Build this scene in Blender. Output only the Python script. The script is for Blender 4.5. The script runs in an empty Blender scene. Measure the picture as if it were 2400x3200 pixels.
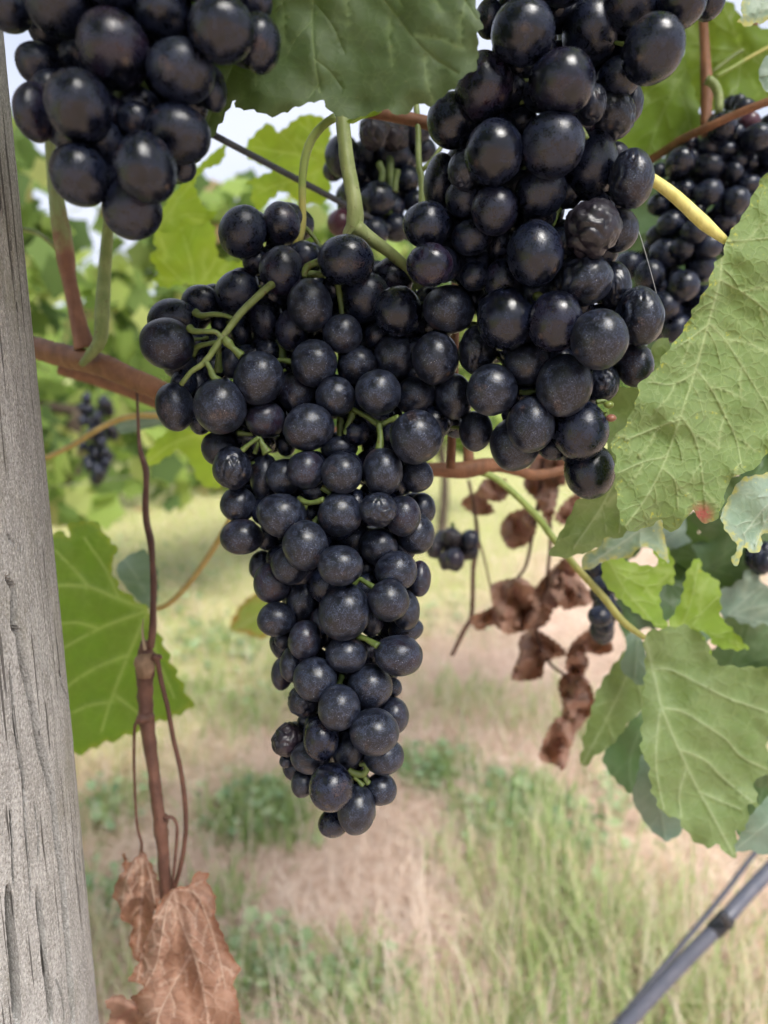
import bpy, math, random
import numpy as np
from mathutils import Vector, Matrix, noise as mnoise
from mathutils.geometry import delaunay_2d_cdt

random.seed(7); rng = np.random.default_rng(7)
scene = bpy.context.scene
COL = scene.collection

# ------------------------------------------------------------------ camera
CAM_H = 0.95; PITCH = math.radians(10.5); F = 2311.0; W, H = 2400.0, 3200.0
cam_d = bpy.data.cameras.new("camera"); cam = bpy.data.objects.new("camera", cam_d); COL.objects.link(cam)
cam.location = (0, 0, CAM_H); cam.rotation_euler = (math.pi / 2 - PITCH, 0, 0)
cam_d.sensor_fit = 'VERTICAL'; cam_d.sensor_height = 9.8; cam_d.sensor_width = 7.35
cam_d.lens = 9.8 * F / H
cam_d.clip_start = 0.01; cam_d.clip_end = 2000
cam_d.dof.use_dof = True; cam_d.dof.focus_distance = 0.238; cam_d.dof.aperture_fstop = 2.5
cam_d.dof.aperture_blades = 0
scene.camera = cam

# ------------------------------------------------------------------ sky and sun
SUN_EL, SUN_AZ = math.radians(52), math.radians(150)      # azimuth clockwise from +Y: behind the camera, to the right
world = bpy.data.worlds.new("World"); scene.world = world; world.use_nodes = True
wt = world.node_tree; wt.nodes.clear()
wo = wt.nodes.new('ShaderNodeOutputWorld'); bg = wt.nodes.new('ShaderNodeBackground')
sky = wt.nodes.new('ShaderNodeTexSky'); sky.sky_type = 'NISHITA'; sky.sun_disc = False
sky.sun_elevation = SUN_EL; sky.sun_rotation = SUN_AZ; sky.dust_density = 2.0
tc = wt.nodes.new('ShaderNodeTexCoord')
nz = wt.nodes.new('ShaderNodeTexNoise'); nz.inputs['Scale'].default_value = 2.2; nz.inputs['Detail'].default_value = 2
mp = wt.nodes.new('ShaderNodeMapping'); mp.inputs['Scale'].default_value = (1, 1, 2.2)
rp = wt.nodes.new('ShaderNodeValToRGB')
rp.color_ramp.elements[0].position = 0.35; rp.color_ramp.elements[0].color = (0.72, 0.72, 0.72, 1)
rp.color_ramp.elements[1].position = 0.62; rp.color_ramp.elements[1].color = (1, 1, 1, 1)
mx = wt.nodes.new('ShaderNodeMix'); mx.data_type = 'RGBA'
mx.inputs['B'].default_value = (5.3, 5.6, 6.7, 1)
wt.links.new(tc.outputs['Generated'], mp.inputs['Vector']); wt.links.new(mp.outputs[0], nz.inputs['Vector'])
wt.links.new(nz.outputs['Fac'], rp.inputs['Fac']); wt.links.new(rp.outputs['Color'], mx.inputs['Factor'])
wt.links.new(sky.outputs['Color'], mx.inputs['A'])
wt.links.new(mx.outputs['Result'], bg.inputs['Color']); bg.inputs['Strength'].default_value = 0.11
wt.links.new(bg.outputs[0], wo.inputs['Surface'])
sun_d = bpy.data.lights.new("sun", 'SUN'); sun_d.energy = 3.2; sun_d.angle = math.radians(22); sun_d.color = (1, 0.965, 0.91)
sun = bpy.data.objects.new("sun", sun_d); COL.objects.link(sun)
sv = Vector((math.sin(SUN_AZ) * math.cos(SUN_EL), math.cos(SUN_AZ) * math.cos(SUN_EL), math.sin(SUN_EL)))
sun.rotation_euler = sv.to_track_quat('Z', 'Y').to_euler(); sun.location = (1, -2, 5)

vs = scene.view_settings
scene.display_settings.display_device = 'sRGB'
vs.view_transform = 'Standard'; vs.look = 'None'; vs.exposure = 0.68; vs.gamma = 1.0; vs.use_curve_mapping = False
scene.render.film_transparent = False
cy = scene.cycles
cy.use_denoising = True
try: cy.denoiser = 'OPENIMAGEDENOISE'
except Exception: pass
cy.max_bounces = 4; cy.diffuse_bounces = 2; cy.glossy_bounces = 2; cy.transmission_bounces = 3; cy.transparent_max_bounces = 6
cy.use_adaptive_sampling = True; cy.adaptive_threshold = 0.035; cy.adaptive_min_samples = 12

# ------------------------------------------------------------------ pixel -> place
CT, ST = math.cos(PITCH), math.sin(PITCH)
CAMP = np.array([0, 0, CAM_H]); RT = np.array([1.0, 0, 0]); FW = np.array([0, CT, -ST]); UP = np.array([0, ST, CT])
CROPS = dict(c1=(0, 0, 1.8433), c2=(600, 200, 2.07375), c3=(1300, 0, 1.8433), c4=(1900, 0, 2.764), c5=(400, 600, 1.659),
             c6=(1200, 600, 1.659), c7=(600, 1300, 2.07375), c8=(750, 2000, 2.765), d1=(0, 300, 2.2114), d2=(0, 1200, 1.8429),
             d3=(0, 2200, 1.8433), d4=(1700, 500, 1.7014), d5=(1300, 1400, 2.0113), d6=(1700, 1600, 1.8429),
             d7=(700, 2300, 0.9759), o=(0, 0, 0.69125), n=(0, 0, 1.0))
def cv(c, pts):
    ox, oy, s = CROPS[c]
    return [(ox + p[0] / s, oy + p[1] / s) for p in pts]
def P(x, y, d):
    return CAMP + d * (FW + (x - 1200) / F * RT - (y - 1600) / F * UP)
def ground(x, y, z=0.0):
    v = FW + (x - 1200) / F * RT - (y - 1600) / F * UP
    return CAMP + v * ((z - CAM_H) / v[2])

# ------------------------------------------------------------------ scene-graph helpers
def tag(o, label=None, cat=None, group=None, kind=None):
    if label: o["label"] = label
    if cat: o["category"] = cat
    if group: o["group"] = group
    if kind: o["kind"] = kind
    return o
def empty(name, loc):
    o = bpy.data.objects.new(name, None); COL.objects.link(o); o.location = loc; o.empty_display_size = 0.01
    return o
ORIG = {}
def origin(o):
    return ORIG.get(o.name, np.zeros(3)) if o is not None else np.zeros(3)
def new_obj(name, me, parent=None, loc=None, mat=None):
    """mesh vertices in world space unless loc is given; parents are unrotated empties or meshes whose origins are tracked in ORIG"""
    o = bpy.data.objects.new(name, me); COL.objects.link(o)
    if mat is not None and not me.materials: me.materials.append(mat)
    pl = origin(parent)
    if parent is not None: o.parent = parent
    wl = np.zeros(3) if loc is None else np.array(loc)
    o.location = wl - pl
    ORIG[o.name] = wl
    return o
def thing(name, loc, label, cat, group=None):
    o = empty(name, loc); ORIG[o.name] = np.array(loc, float)
    return tag(o, label, cat, group)
def mesh_from(name, V, Fc, smooth=True):
    me = bpy.data.meshes.new(name); me.from_pydata([tuple(v) for v in V], [], [tuple(f) for f in Fc]); me.update()
    if smooth: me.polygons.foreach_set('use_smooth', [True] * len(me.polygons))
    return me
def fattr(me, name, vals):
    a = me.attributes.new(name, 'FLOAT', 'POINT'); a.data.foreach_set('value', np.asarray(vals, np.float32))

def catmull(pts, n):
    p = np.array(pts, float)
    if len(p) == 2:
        t = np.linspace(0, 1, n)[:, None]; return p[0] * (1 - t) + p[1] * t
    q = np.vstack([2 * p[0] - p[1], p, 2 * p[-1] - p[-2]])
    out = []
    T = np.linspace(0, len(p) - 1 - 1e-9, n)
    for t in T:
        i = int(t); u = t - i
        a, b, c, d = q[i], q[i + 1], q[i + 2], q[i + 3]
        out.append(0.5 * ((2 * b) + (-a + c) * u + (2 * a - 5 * b + 4 * c - d) * u * u + (-a + 3 * b - 3 * c + d) * u ** 3))
    return np.array(out)
def tube_mesh(name, pts, rad, n=None, seg=10, rough=0.0, ridges=0.0, flat=1.0, twist=0.0, seed=0):
    """tapered tube along world points; rad = list of radii (interpolated)"""
    L = np.sum(np.linalg.norm(np.diff(np.array(pts, float), axis=0), axis=1))
    if n is None: n = int(max(6, min(90, L / 0.0025)))
    C = catmull(pts, n); R = np.interp(np.linspace(0, 1, n), np.linspace(0, 1, len(rad)), rad)
    V = []; Fc = []
    up = np.array([0.13, 0.21, 0.97]); prev = None
    for i in range(n):
        t = C[min(i + 1, n - 1)] - C[max(i - 1, 0)]; t /= np.linalg.norm(t) + 1e-12
        a = prev if prev is not None else np.cross(t, up if abs(t @ up) < 0.9 else np.array([1.0, 0, 0]))
        a = a - t * (a @ t); a /= np.linalg.norm(a); b = np.cross(t, a); prev = a
        for k in range(seg):
            th = 2 * math.pi * k / seg + twist * i / n
            r = R[i]
            if rough: r *= 1 + rough * mnoise.noise(Vector((C[i] * 260 + np.array([k * 0.7, seed, 0])).tolist()))
            if ridges: r *= 1 + ridges * math.cos(th * 5)
            V.append(C[i] + r * (math.cos(th) * a + flat * math.sin(th) * b))
    for i in range(n - 1):
        for k in range(seg):
            k2 = (k + 1) % seg
            Fc.append((i * seg + k, i * seg + k2, (i + 1) * seg + k2, (i + 1) * seg + k))
    Fc.append(tuple(range(seg))[::-1]); Fc.append(tuple((n - 1) * seg + k for k in range(seg)))
    me = mesh_from(name, V, Fc)
    tt = np.repeat(np.linspace(0, 1, n), seg); fattr(me, 'along', tt)
    return me
def ptube(name, parent, crop, pts, depth, rpx, mat, **kw):
    """tube given by picture points and depths; radii in picture pixels of the full photograph"""
    q = cv(crop, pts); s = CROPS[crop][2]
    if not hasattr(depth, '__len__'): depth = [depth] * len(q)
    depth = np.interp(np.linspace(0, 1, len(q)), np.linspace(0, 1, len(depth)), depth)
    if not hasattr(rpx, '__len__'): rpx = [rpx]
    rr = np.interp(np.linspace(0, 1, len(q)), np.linspace(0, 1, len(rpx)), rpx) / s * depth / F
    return new_obj(name, tube_mesh(name, [P(a, b, d) for (a, b), d in zip(q, depth)], rr, **kw), parent, None, mat)

# ------------------------------------------------------------------ materials
class NT:
    def __init__(s, name):
        s.m = bpy.data.materials.new(name); s.m.use_nodes = True; s.t = s.m.node_tree; s.t.nodes.clear()
        s.out = s.t.nodes.new('ShaderNodeOutputMaterial')
    def n(s, typ, **kw):
        nd = s.t.nodes.new(typ)
        for k, v in kw.items(): setattr(nd, k, v)
        return nd
    def set(s, sock, v):
        if isinstance(v, bpy.types.NodeSocket): s.t.links.new(v, sock)
        elif v is not None:
            if sock.type == 'RGBA' and len(v) == 3: v = (*v, 1)
            sock.default_value = v
    def math(s, op, a, b=None, clamp=False):
        nd = s.n('ShaderNodeMath', operation=op, use_clamp=clamp); s.set(nd.inputs[0], a)
        if b is not None: s.set(nd.inputs[1], b)
        return nd.outputs[0]
    def mix(s, f, a, b):
        nd = s.n('ShaderNodeMix', data_type='RGBA'); s.set(nd.inputs['Factor'], f); s.set(nd.inputs['A'], a); s.set(nd.inputs['B'], b)
        return nd.outputs['Result']
    def mixf(s, f, a, b):
        nd = s.n('ShaderNodeMix', data_type='FLOAT'); s.set(nd.inputs[0], f); s.set(nd.inputs[2], a); s.set(nd.inputs[3], b)
        return nd.outputs[0]
    def noise(s, vec, scale, detail=3, rough=0.55, dist=0.0):
        nd = s.n('ShaderNodeTexNoise'); s.set(nd.inputs['Vector'], vec); nd.inputs['Scale'].default_value = scale
        nd.inputs['Detail'].default_value = detail; nd.inputs['Roughness'].default_value = rough; nd.inputs['Distortion'].default_value = dist
        return nd.outputs['Fac']
    def vor(s, vec, scale, feature='F1', out='Distance', rnd=1.0):
        nd = s.n('ShaderNodeTexVoronoi', feature=feature); s.set(nd.inputs['Vector'], vec); nd.inputs['Scale'].default_value = scale
        nd.inputs['Randomness'].default_value = rnd
        return nd.outputs[out]
    def ramp(s, f, lo, hi, a=0.0, b=1.0, smooth=True):
        nd = s.n('ShaderNodeMapRange', clamp=True, interpolation_type='SMOOTHSTEP' if smooth else 'LINEAR')
        s.set(nd.inputs[0], f); nd.inputs[1].default_value = lo; nd.inputs[2].default_value = hi
        nd.inputs[3].default_value = a; nd.inputs[4].default_value = b
        return nd.outputs[0]
    def attr(s, name, out='Fac'):
        return s.n('ShaderNodeAttribute', attribute_name=name).outputs[out]
    def map(s, vec, scale=(1, 1, 1), loc=None):
        nd = s.n('ShaderNodeMapping'); s.set(nd.inputs['Vector'], vec); s.set(nd.inputs['Scale'], scale)
        if loc is not None: s.set(nd.inputs['Location'], loc)
        return nd.outputs[0]
    def bump(s, h, strength, dist, normal=None):
        nd = s.n('ShaderNodeBump'); s.set(nd.inputs['Height'], h); nd.inputs['Strength'].default_value = strength
        nd.inputs['Distance'].default_value = dist
        if normal is not None: s.set(nd.inputs['Normal'], normal)
        return nd.outputs[0]
    def bsdf(s, color, rough, normal=None, spec=0.5, **kw):
        nd = s.n('ShaderNodeBsdfPrincipled'); s.set(nd.inputs['Base Color'], color); s.set(nd.inputs['Roughness'], rough)
        s.set(nd.inputs['Specular IOR Level'], spec)
        if normal is not None: s.set(nd.inputs['Normal'], normal)
        for k, v in kw.items(): s.set(nd.inputs[k.replace('_', ' ')], v)
        return nd.outputs[0]
    def done(s, sh):
        s.t.links.new(sh, s.out.inputs['Surface']); return s.m

def berry_mat(name, bloom, fleck, rub, rough_skin, red=0.0, specks=1.0, bloomcol=(0.026, 0.034, 0.060)):
    m = NT(name)
    oi = m.n('ShaderNodeObjectInfo'); rnd = oi.outputs['Random']
    tcn = m.n('ShaderNodeTexCoord')
    off = m.n('ShaderNodeCombineXYZ')
    m.set(off.inputs[0], m.math('MULTIPLY', rnd, 37.0)); m.set(off.inputs[1], m.math('MULTIPLY', rnd, 91.0)); m.set(off.inputs[2], m.math('MULTIPLY', rnd, 13.0))
    va = m.n('ShaderNodeVectorMath', operation='ADD'); m.set(va.inputs[0], tcn.outputs['Object']); m.set(va.inputs[1], off.outputs[0])
    v = va.outputs[0]
    big = m.noise(v, 1.1, 2, 0.5)
    mid = m.noise(v, 3.6, 3, 0.65)
    fine = m.noise(v, 16.0, 3, 0.75)
    cover = m.ramp(m.math('ADD', big, m.math('MULTIPLY', mid, 0.7)), rub + 0.12, rub + 0.50)          # where the bloom has not been rubbed off
    fl = m.ramp(m.math('ADD', fine, m.math('MULTIPLY', mid, 0.45)), fleck, fleck + 0.10, 0.05, 1.0)         # dark flecks in the bloom
    b = m.math('MULTIPLY', m.math('MULTIPLY', cover, fl), m.mixf(mid, 0.6, 1.2))
    b = m.math('MULTIPLY', b, m.mixf(rnd, bloom * 0.65, bloom * 1.1), clamp=True)
    skin = m.mix(m.ramp(mid, 0.35, 0.75), (0.0021, 0.0025, 0.0052), (0.0040, 0.0040, 0.0078))
    skin = m.mix(m.math('MULTIPLY', m.ramp(m.math('FRACT', m.math('MULTIPLY', rnd, 7.3)), 0.72, 1.0), m.ramp(big, 0.4, 0.65)), skin, (0.016, 0.0045, 0.010))
    if red: skin = m.mix(red, skin, (0.075, 0.018, 0.03))
    c = m.mix(b, skin, bloomcol)
    rus = m.math('MULTIPLY', m.ramp(big, 0.64, 0.70), m.ramp(fine, 0.45, 0.6))     # russet scars
    c = m.mix(m.math('MULTIPLY', rus, 0.6), c, (0.075, 0.042, 0.03))
    # pale lenticels and dust
    vd = m.vor(v, 10.5)
    spk = m.math('MULTIPLY', m.math('MULTIPLY', m.ramp(vd, 0.15, 0.08), m.ramp(mid, 0.47, 0.57)), specks, clamp=True)
    c = m.mix(m.math('MULTIPLY', spk, 0.8), c, (0.42, 0.42, 0.43))
    scar = m.attr('scar'); c = m.mix(scar, c, (0.085, 0.060, 0.045))
    rough = m.mixf(m.ramp(b, 0.0, 0.9), rough_skin, 0.44)
    rough = m.mixf(spk, rough, 0.7)
    nb = m.bump(fine, 0.07, 0.02)
    return m.done(m.bsdf(c, rough, nb, 0.46))

M_BLOOM = berry_mat('berry_bloom', 1.45, 0.71, 0.32, 0.28, specks=1.0)
M_GLOSS = berry_mat('berry_gloss', 0.6, 0.62, 0.46, 0.18, specks=0.12, bloomcol=(0.014, 0.021, 0.048))
M_DARK = berry_mat('berry_dark', 0.75, 0.62, 0.42, 0.26, specks=0.12, bloomcol=(0.014, 0.021, 0.048))
M_RED = berry_mat('berry_red', 0.3, 0.5, 0.5, 0.3, red=0.9)
M_DRYBERRY = berry_mat('berry_shrivelled', 0.5, 0.5, 0.44, 0.36, red=0.02, specks=0.5, bloomcol=(0.030, 0.026, 0.036))

def leaf_mat(name, col, col2, vein, trans, tcol, rough=0.55, relief=0, blotch=None, blotch_amt=0.0, retic=0.5, spots=None, edgecol=None, felt=0.0, bumpd=0.0012, vein_str=0.8):
    m = NT(name)
    uv = m.n('ShaderNodeUVMap', uv_map='leaf').outputs[0]
    va = m.attr('vein'); ed = m.attr('rim')
    n1 = m.noise(uv, 0.55, 2, 0.6); n2 = m.noise(uv, 3.0, 3, 0.65)
    # net of small veins
    if relief:
        wob = m.n('ShaderNodeVectorMath', operation='ADD'); nzv = m.n('ShaderNodeTexNoise'); m.set(nzv.inputs['Vector'], uv); nzv.inputs['Scale'].default_value = 2.0; nzv.inputs['Detail'].default_value = 1
        sc = m.n('ShaderNodeVectorMath', operation='SCALE'); m.set(sc.inputs[0], nzv.outputs['Color']); sc.inputs['Scale'].default_value = 0.35
        m.set(wob.inputs[0], uv); m.set(wob.inputs[1], sc.outputs[0])
        e1 = m.vor(wob.outputs[0], 1.3, 'DISTANCE_TO_EDGE'); e2 = m.vor(wob.outputs[0], 4.0, 'DISTANCE_TO_EDGE')
        net = m.math('MAXIMUM', m.ramp(e1, 0.045, 0.0), m.math('MULTIPLY', m.ramp(e2, 0.05, 0.0), 0.3))
    else:
        e1 = m.vor(uv, 1.5, 'DISTANCE_TO_EDGE'); net = m.ramp(e1, 0.06, 0.0)
    c = m.mix(m.ramp(n1, 0.33, 0.68), col, col2)
    c = m.mix(m.math('MULTIPLY', m.ramp(n2, 0.4, 0.75), 0.22), c, tuple(min(1, x * 1.5) for x in col2))
    if blotch:
        bl = m.math('ADD', n2, m.math('MULTIPLY', n1, 0.6)); bl = m.math('ADD', bl, m.math('MULTIPLY', ed, 0.13))
        c = m.mix(m.ramp(bl, 1.06 - blotch_amt, 1.16 - blotch_amt), c, blotch)
    c = m.mix(m.math('MULTIPLY', net, retic), c, vein)
    c = m.mix(m.math('MULTIPLY', va, vein_str), c, vein)
    if edgecol: c = m.mix(m.math('MULTIPLY', m.ramp(ed, 0.55, 1.0), m.ramp(n2, 0.35, 0.6)), c, edgecol)
    if spots: c = m.mix(m.ramp(m.noise(uv, 4.5, 3, 0.6), 0.68, 0.74), c, spots)
    sf = m.attr('stain'); c = m.mix(m.math('MULTIPLY', sf, m.ramp(n2, 0.3, 0.5)), c, (0.30, 0.035, 0.05))
    if relief: nb = m.bump(m.math('ADD', m.math('MULTIPLY', m.ramp(e1, 0.0, 0.22), 0.6), m.math('MULTIPLY', n2, 0.3)), relief, bumpd)
    else: nb = m.bump(n2, 0.35, 0.0006)
    pr = m.bsdf(c, rough, nb, 0.35, Sheen_Weight=felt)
    tr = m.n('ShaderNodeBsdfTranslucent'); m.set(tr.inputs['Color'], m.mix(m.math('MULTIPLY', va, 0.6), m.mix(m.ramp(n1, 0.3, 0.7), tcol, tuple(x * 0.75 for x in tcol)), (min(1, tcol[0] * 1.35), min(1, tcol[1] * 1.2), tcol[2] * 2.2 + 0.05)))
    ms = m.n('ShaderNodeMixShader'); ms.inputs[0].default_value = trans; m.t.links.new(pr, ms.inputs[1]); m.t.links.new(tr.outputs[0], ms.inputs[2])
    return m.done(ms.outputs[0])

LM_TOP = leaf_mat('leaf_dark_top', relief=0.08, col=(0.046, 0.075, 0.027), col2=(0.066, 0.097, 0.042), vein=(0.15, 0.21, 0.085), trans=0.22, tcol=(0.20, 0.32, 0.03), rough=0.62, retic=0.22, spots=(0.16, 0.15, 0.07))
LM_FELT = leaf_mat('leaf_felt_under', (0.120, 0.185, 0.056), (0.160, 0.225, 0.078), (0.33, 0.395, 0.185), 0.30, (0.30, 0.42, 0.07), 0.68, 0.36, blotch=(0.36, 0.37, 0.055), blotch_amt=0.06, retic=0.34, felt=0.08, vein_str=0.75)
LM_UNDER = leaf_mat('leaf_under', (0.125, 0.185, 0.066), (0.175, 0.235, 0.098), (0.33, 0.395, 0.21), 0.30, (0.30, 0.42, 0.06), 0.62, 0.3, retic=0.22, blotch=(0.24, 0.30, 0.10), blotch_amt=-0.05)
LM_LIME = leaf_mat('leaf_lime', (0.16, 0.26, 0.035), (0.21, 0.31, 0.055), (0.32, 0.40, 0.14), 0.48, (0.46, 0.66, 0.05), 0.55, retic=0.15, blotch=(0.40, 0.36, 0.07), blotch_amt=-0.02)
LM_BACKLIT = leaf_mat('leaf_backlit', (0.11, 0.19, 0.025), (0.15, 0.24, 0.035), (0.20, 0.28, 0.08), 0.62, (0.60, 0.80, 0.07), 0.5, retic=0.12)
LM_BACKDIM = leaf_mat('leaf_backlit_dim', (0.085, 0.145, 0.02), (0.12, 0.185, 0.03), (0.17, 0.24, 0.07), 0.5, (0.36, 0.50, 0.05), 0.5, retic=0.12)  # dimmer copy of the backlit leaf; shade on these leaves is in the colour
LM_OLIVE = leaf_mat('leaf_olive', (0.085, 0.140, 0.022), (0.13, 0.195, 0.032), (0.40, 0.46, 0.14), 0.45, (0.32, 0.56, 0.035), 0.5, retic=0.14, blotch=(0.16, 0.085, 0.03), blotch_amt=-0.10, edgecol=(0.30, 0.28, 0.05))
LM_BLUE = leaf_mat('leaf_blue_top', (0.115, 0.175, 0.125), (0.165, 0.225, 0.175), (0.26, 0.32, 0.24), 0.18, (0.22, 0.32, 0.10), 0.45, retic=0.12)
LM_BLUEY = leaf_mat('leaf_blue_yellow', (0.17, 0.25, 0.175), (0.25, 0.325, 0.255), (0.36, 0.42, 0.32), 0.22, (0.25, 0.38, 0.10), 0.42, 0.2, retic=0.25, blotch=(0.45, 0.45, 0.15), blotch_amt=0.06, edgecol=(0.42, 0.40, 0.12))
LM_SHADE = leaf_mat('leaf_shaded', (0.055, 0.105, 0.040), (0.080, 0.135, 0.060), (0.12, 0.18, 0.09), 0.20, (0.18, 0.30, 0.05), 0.45, retic=0.12)  # shade deep in the row painted in as a darker green
LM_DEAD = leaf_mat('leaf_dead', (0.235, 0.125, 0.082), (0.38, 0.225, 0.16), (0.56, 0.42, 0.32), 0.25, (0.40, 0.20, 0.11), 0.75, 0.3, retic=0.30, edgecol=(0.26, 0.12, 0.07), blotch=(0.17, 0.11, 0.06), blotch_amt=-0.02, bumpd=0.003)
LM_DEAD2 = leaf_mat('leaf_dead_russet', (0.22, 0.125, 0.09), (0.44, 0.27, 0.20), (0.26, 0.12, 0.08), 0.25, (0.36, 0.17, 0.09), 0.75, retic=0.2, bumpd=0.003)

def stem_mat(name, c1, c2, rough=0.5, streak=60, dots=None, c3=None, bump=0.3):
    m = NT(name)
    ob = m.n('ShaderNodeTexCoord').outputs['Object']; al = m.attr('along')
    n = m.noise(ob, 120, 4, 0.6); n2 = m.noise(ob, 480, 3, 0.6); st = m.noise(m.map(ob, (1, 1, 0.18)), streak * 9, 3, 0.6)
    c = m.mix(m.ramp(n, 0.35, 0.7), c1, c2)
    if c3: c = m.mix(m.ramp(m.math('ADD', al, m.math('MULTIPLY', m.math('SUBTRACT', n, 0.5), 0.5)), 0.45, 0.7), c, c3)
    c = m.mix(m.math('MULTIPLY', m.ramp(st, 0.45, 0.7), 0.35), c, tuple(x * 0.55 for x in c1))
    if dots: c = m.mix(m.math('MULTIPLY', m.ramp(n2, 0.62, 0.70), 0.8), c, dots)
    nb = m.bump(m.math('ADD', st, m.math('MULTIPLY', n2, 0.4)), bump, 0.0006)
    return m.done(m.bsdf(c, rough, nb, 0.4))
SM_GREEN = stem_mat('stem_green', (0.125, 0.165, 0.045), (0.205, 0.245, 0.085), 0.5, dots=(0.09, 0.06, 0.02))
SM_STALK = stem_mat('stalk_pale_green', (0.20, 0.245, 0.085), (0.30, 0.34, 0.15), 0.55, dots=(0.12, 0.09, 0.04))
SM_WING = stem_mat('wing_stalk', (0.105, 0.14, 0.035), (0.165, 0.20, 0.06), 0.55, dots=(0.07, 0.045, 0.015))
SM_PED = stem_mat('pedicel_green', (0.066, 0.098, 0.020), (0.115, 0.155, 0.036), 0.5, dots=(0.06, 0.035, 0.012))
SM_PALE = stem_mat('petiole_yellow', (0.56, 0.50, 0.14), (0.66, 0.60, 0.22), 0.4, bump=0.1)
SM_OCHRE = stem_mat('petiole_ochre', (0.34, 0.25, 0.07), (0.42, 0.31, 0.11), 0.5)
SM_GREENOCH = stem_mat('petiole_green_ochre', (0.20, 0.27, 0.06), (0.26, 0.32, 0.09), 0.5, c3=(0.36, 0.33, 0.09))
SM_CANE = stem_mat('cane_brown', (0.135, 0.058, 0.027), (0.215, 0.096, 0.046), 0.65, dots=(0.09, 0.04, 0.025), bump=0.5)
SM_CANED = stem_mat('cane_dark', (0.085, 0.038, 0.026), (0.15, 0.07, 0.047), 0.6, dots=(0.04, 0.02, 0.015), bump=0.6)
SM_CANEG = stem_mat('cane_green_to_brown', (0.17, 0.075, 0.045), (0.24, 0.11, 0.065), 0.5, c3=(0.20, 0.25, 0.095), bump=0.4)
SM_BARK = stem_mat('bark', (0.07, 0.05, 0.038), (0.14, 0.105, 0.08), 0.9, bump=1.0)
def plain_mat(name, col, rough, metal=0.0, col2=None, scale=60, bump=0.0):
    m = NT(name); ob = m.n('ShaderNodeTexCoord').outputs['Object']
    n = m.noise(ob, scale, 5, 0.65)
    c = m.mix(m.ramp(n, 0.35, 0.7), col, col2 or tuple(x * 0.7 for x in col))
    return m.done(m.bsdf(c, m.mixf(n, rough * 0.8, rough * 1.2), m.bump(n, bump, 0.002) if bump else None, 0.5, Metallic=metal))
M_WIRE = plain_mat('wire_grey', (0.035, 0.038, 0.045), 0.5, 0.3, (0.06, 0.062, 0.07), 300)
M_WIREF = plain_mat('wire_far', (0.30, 0.28, 0.24), 0.5, 0.4)
M_PIPE = plain_mat('pipe_grey', (0.075, 0.08, 0.105), 0.42, 0.0, (0.10, 0.10, 0.125), 90)
M_PIPEB = plain_mat('pipe_black', (0.02, 0.021, 0.025), 0.5)

# ================================================================== SETTING: ground
ROWD = np.array([math.sin(math.radians(34)), math.cos(math.radians(34)), 0]); ROWN = np.array([-ROWD[1], ROWD[0], 0])
def fbm(x, y, s=1.0, seed=0.0, o=3):
    return mnoise.fractal(Vector((x * s, y * s, seed)), 1.0, 2.0, o)
def gz(x, y):
    return 0.02 * fbm(x, y, 1.3, 3.1)
def build_ground():
    xs = np.concatenate([[-600, -150, -40, -14], np.linspace(-6, 6, 97), [14, 40, 150, 600]])
    ys = np.concatenate([[-600, -150, -40, -10], np.linspace(-3, 9, 97), [16, 40, 150, 700]])
    V = [(x, y, gz(x, y) if abs(x) < 7 and -4 < y < 10 else 0.0) for y in ys for x in xs]
    nx = len(xs)
    Fc = [(j * nx + i, j * nx + i + 1, (j + 1) * nx + i + 1, (j + 1) * nx + i) for j in range(len(ys) - 1) for i in range(nx - 1)]
    m = NT('soil_and_thatch')
    ob = m.n('ShaderNodeTexCoord').outputs['Object']
    n = m.noise(ob, 1.7, 5, 0.6); n2 = m.noise(ob, 26, 5, 0.7); n3 = m.noise(m.map(ob, (1, 3, 1)), 90, 3, 0.7)
    c = m.mix(m.ramp(n2, 0.3, 0.7), (0.56, 0.40, 0.305), (0.82, 0.635, 0.51))
    c = m.mix(m.math('MULTIPLY', m.ramp(n, 0.45, 0.68), 0.5), c, (0.30, 0.31, 0.13))
    dt = m.n('ShaderNodeVectorMath', operation='DOT_PRODUCT'); m.set(dt.inputs[0], ob); dt.inputs[1].default_value = tuple(ROWN)
    c = m.mix(m.ramp(m.math('ADD', dt.outputs['Value'], m.math('MULTIPLY', n, 0.8)), 1.45, 2.1), c, m.mix(m.ramp(n2, 0.35, 0.7), (0.36, 0.40, 0.13), (0.58, 0.55, 0.27)))
    c = m.mix(m.math('MULTIPLY', m.ramp(n3, 0.55, 0.75), 0.5), c, (0.28, 0.20, 0.15))
    o = new_obj('ground', mesh_from('ground', V, Fc), None, None, m.done(m.bsdf(c, 0.95, m.bump(n2, 0.6, 0.02), 0.2)))
    tag(o, kind='structure')
build_ground()

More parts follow.
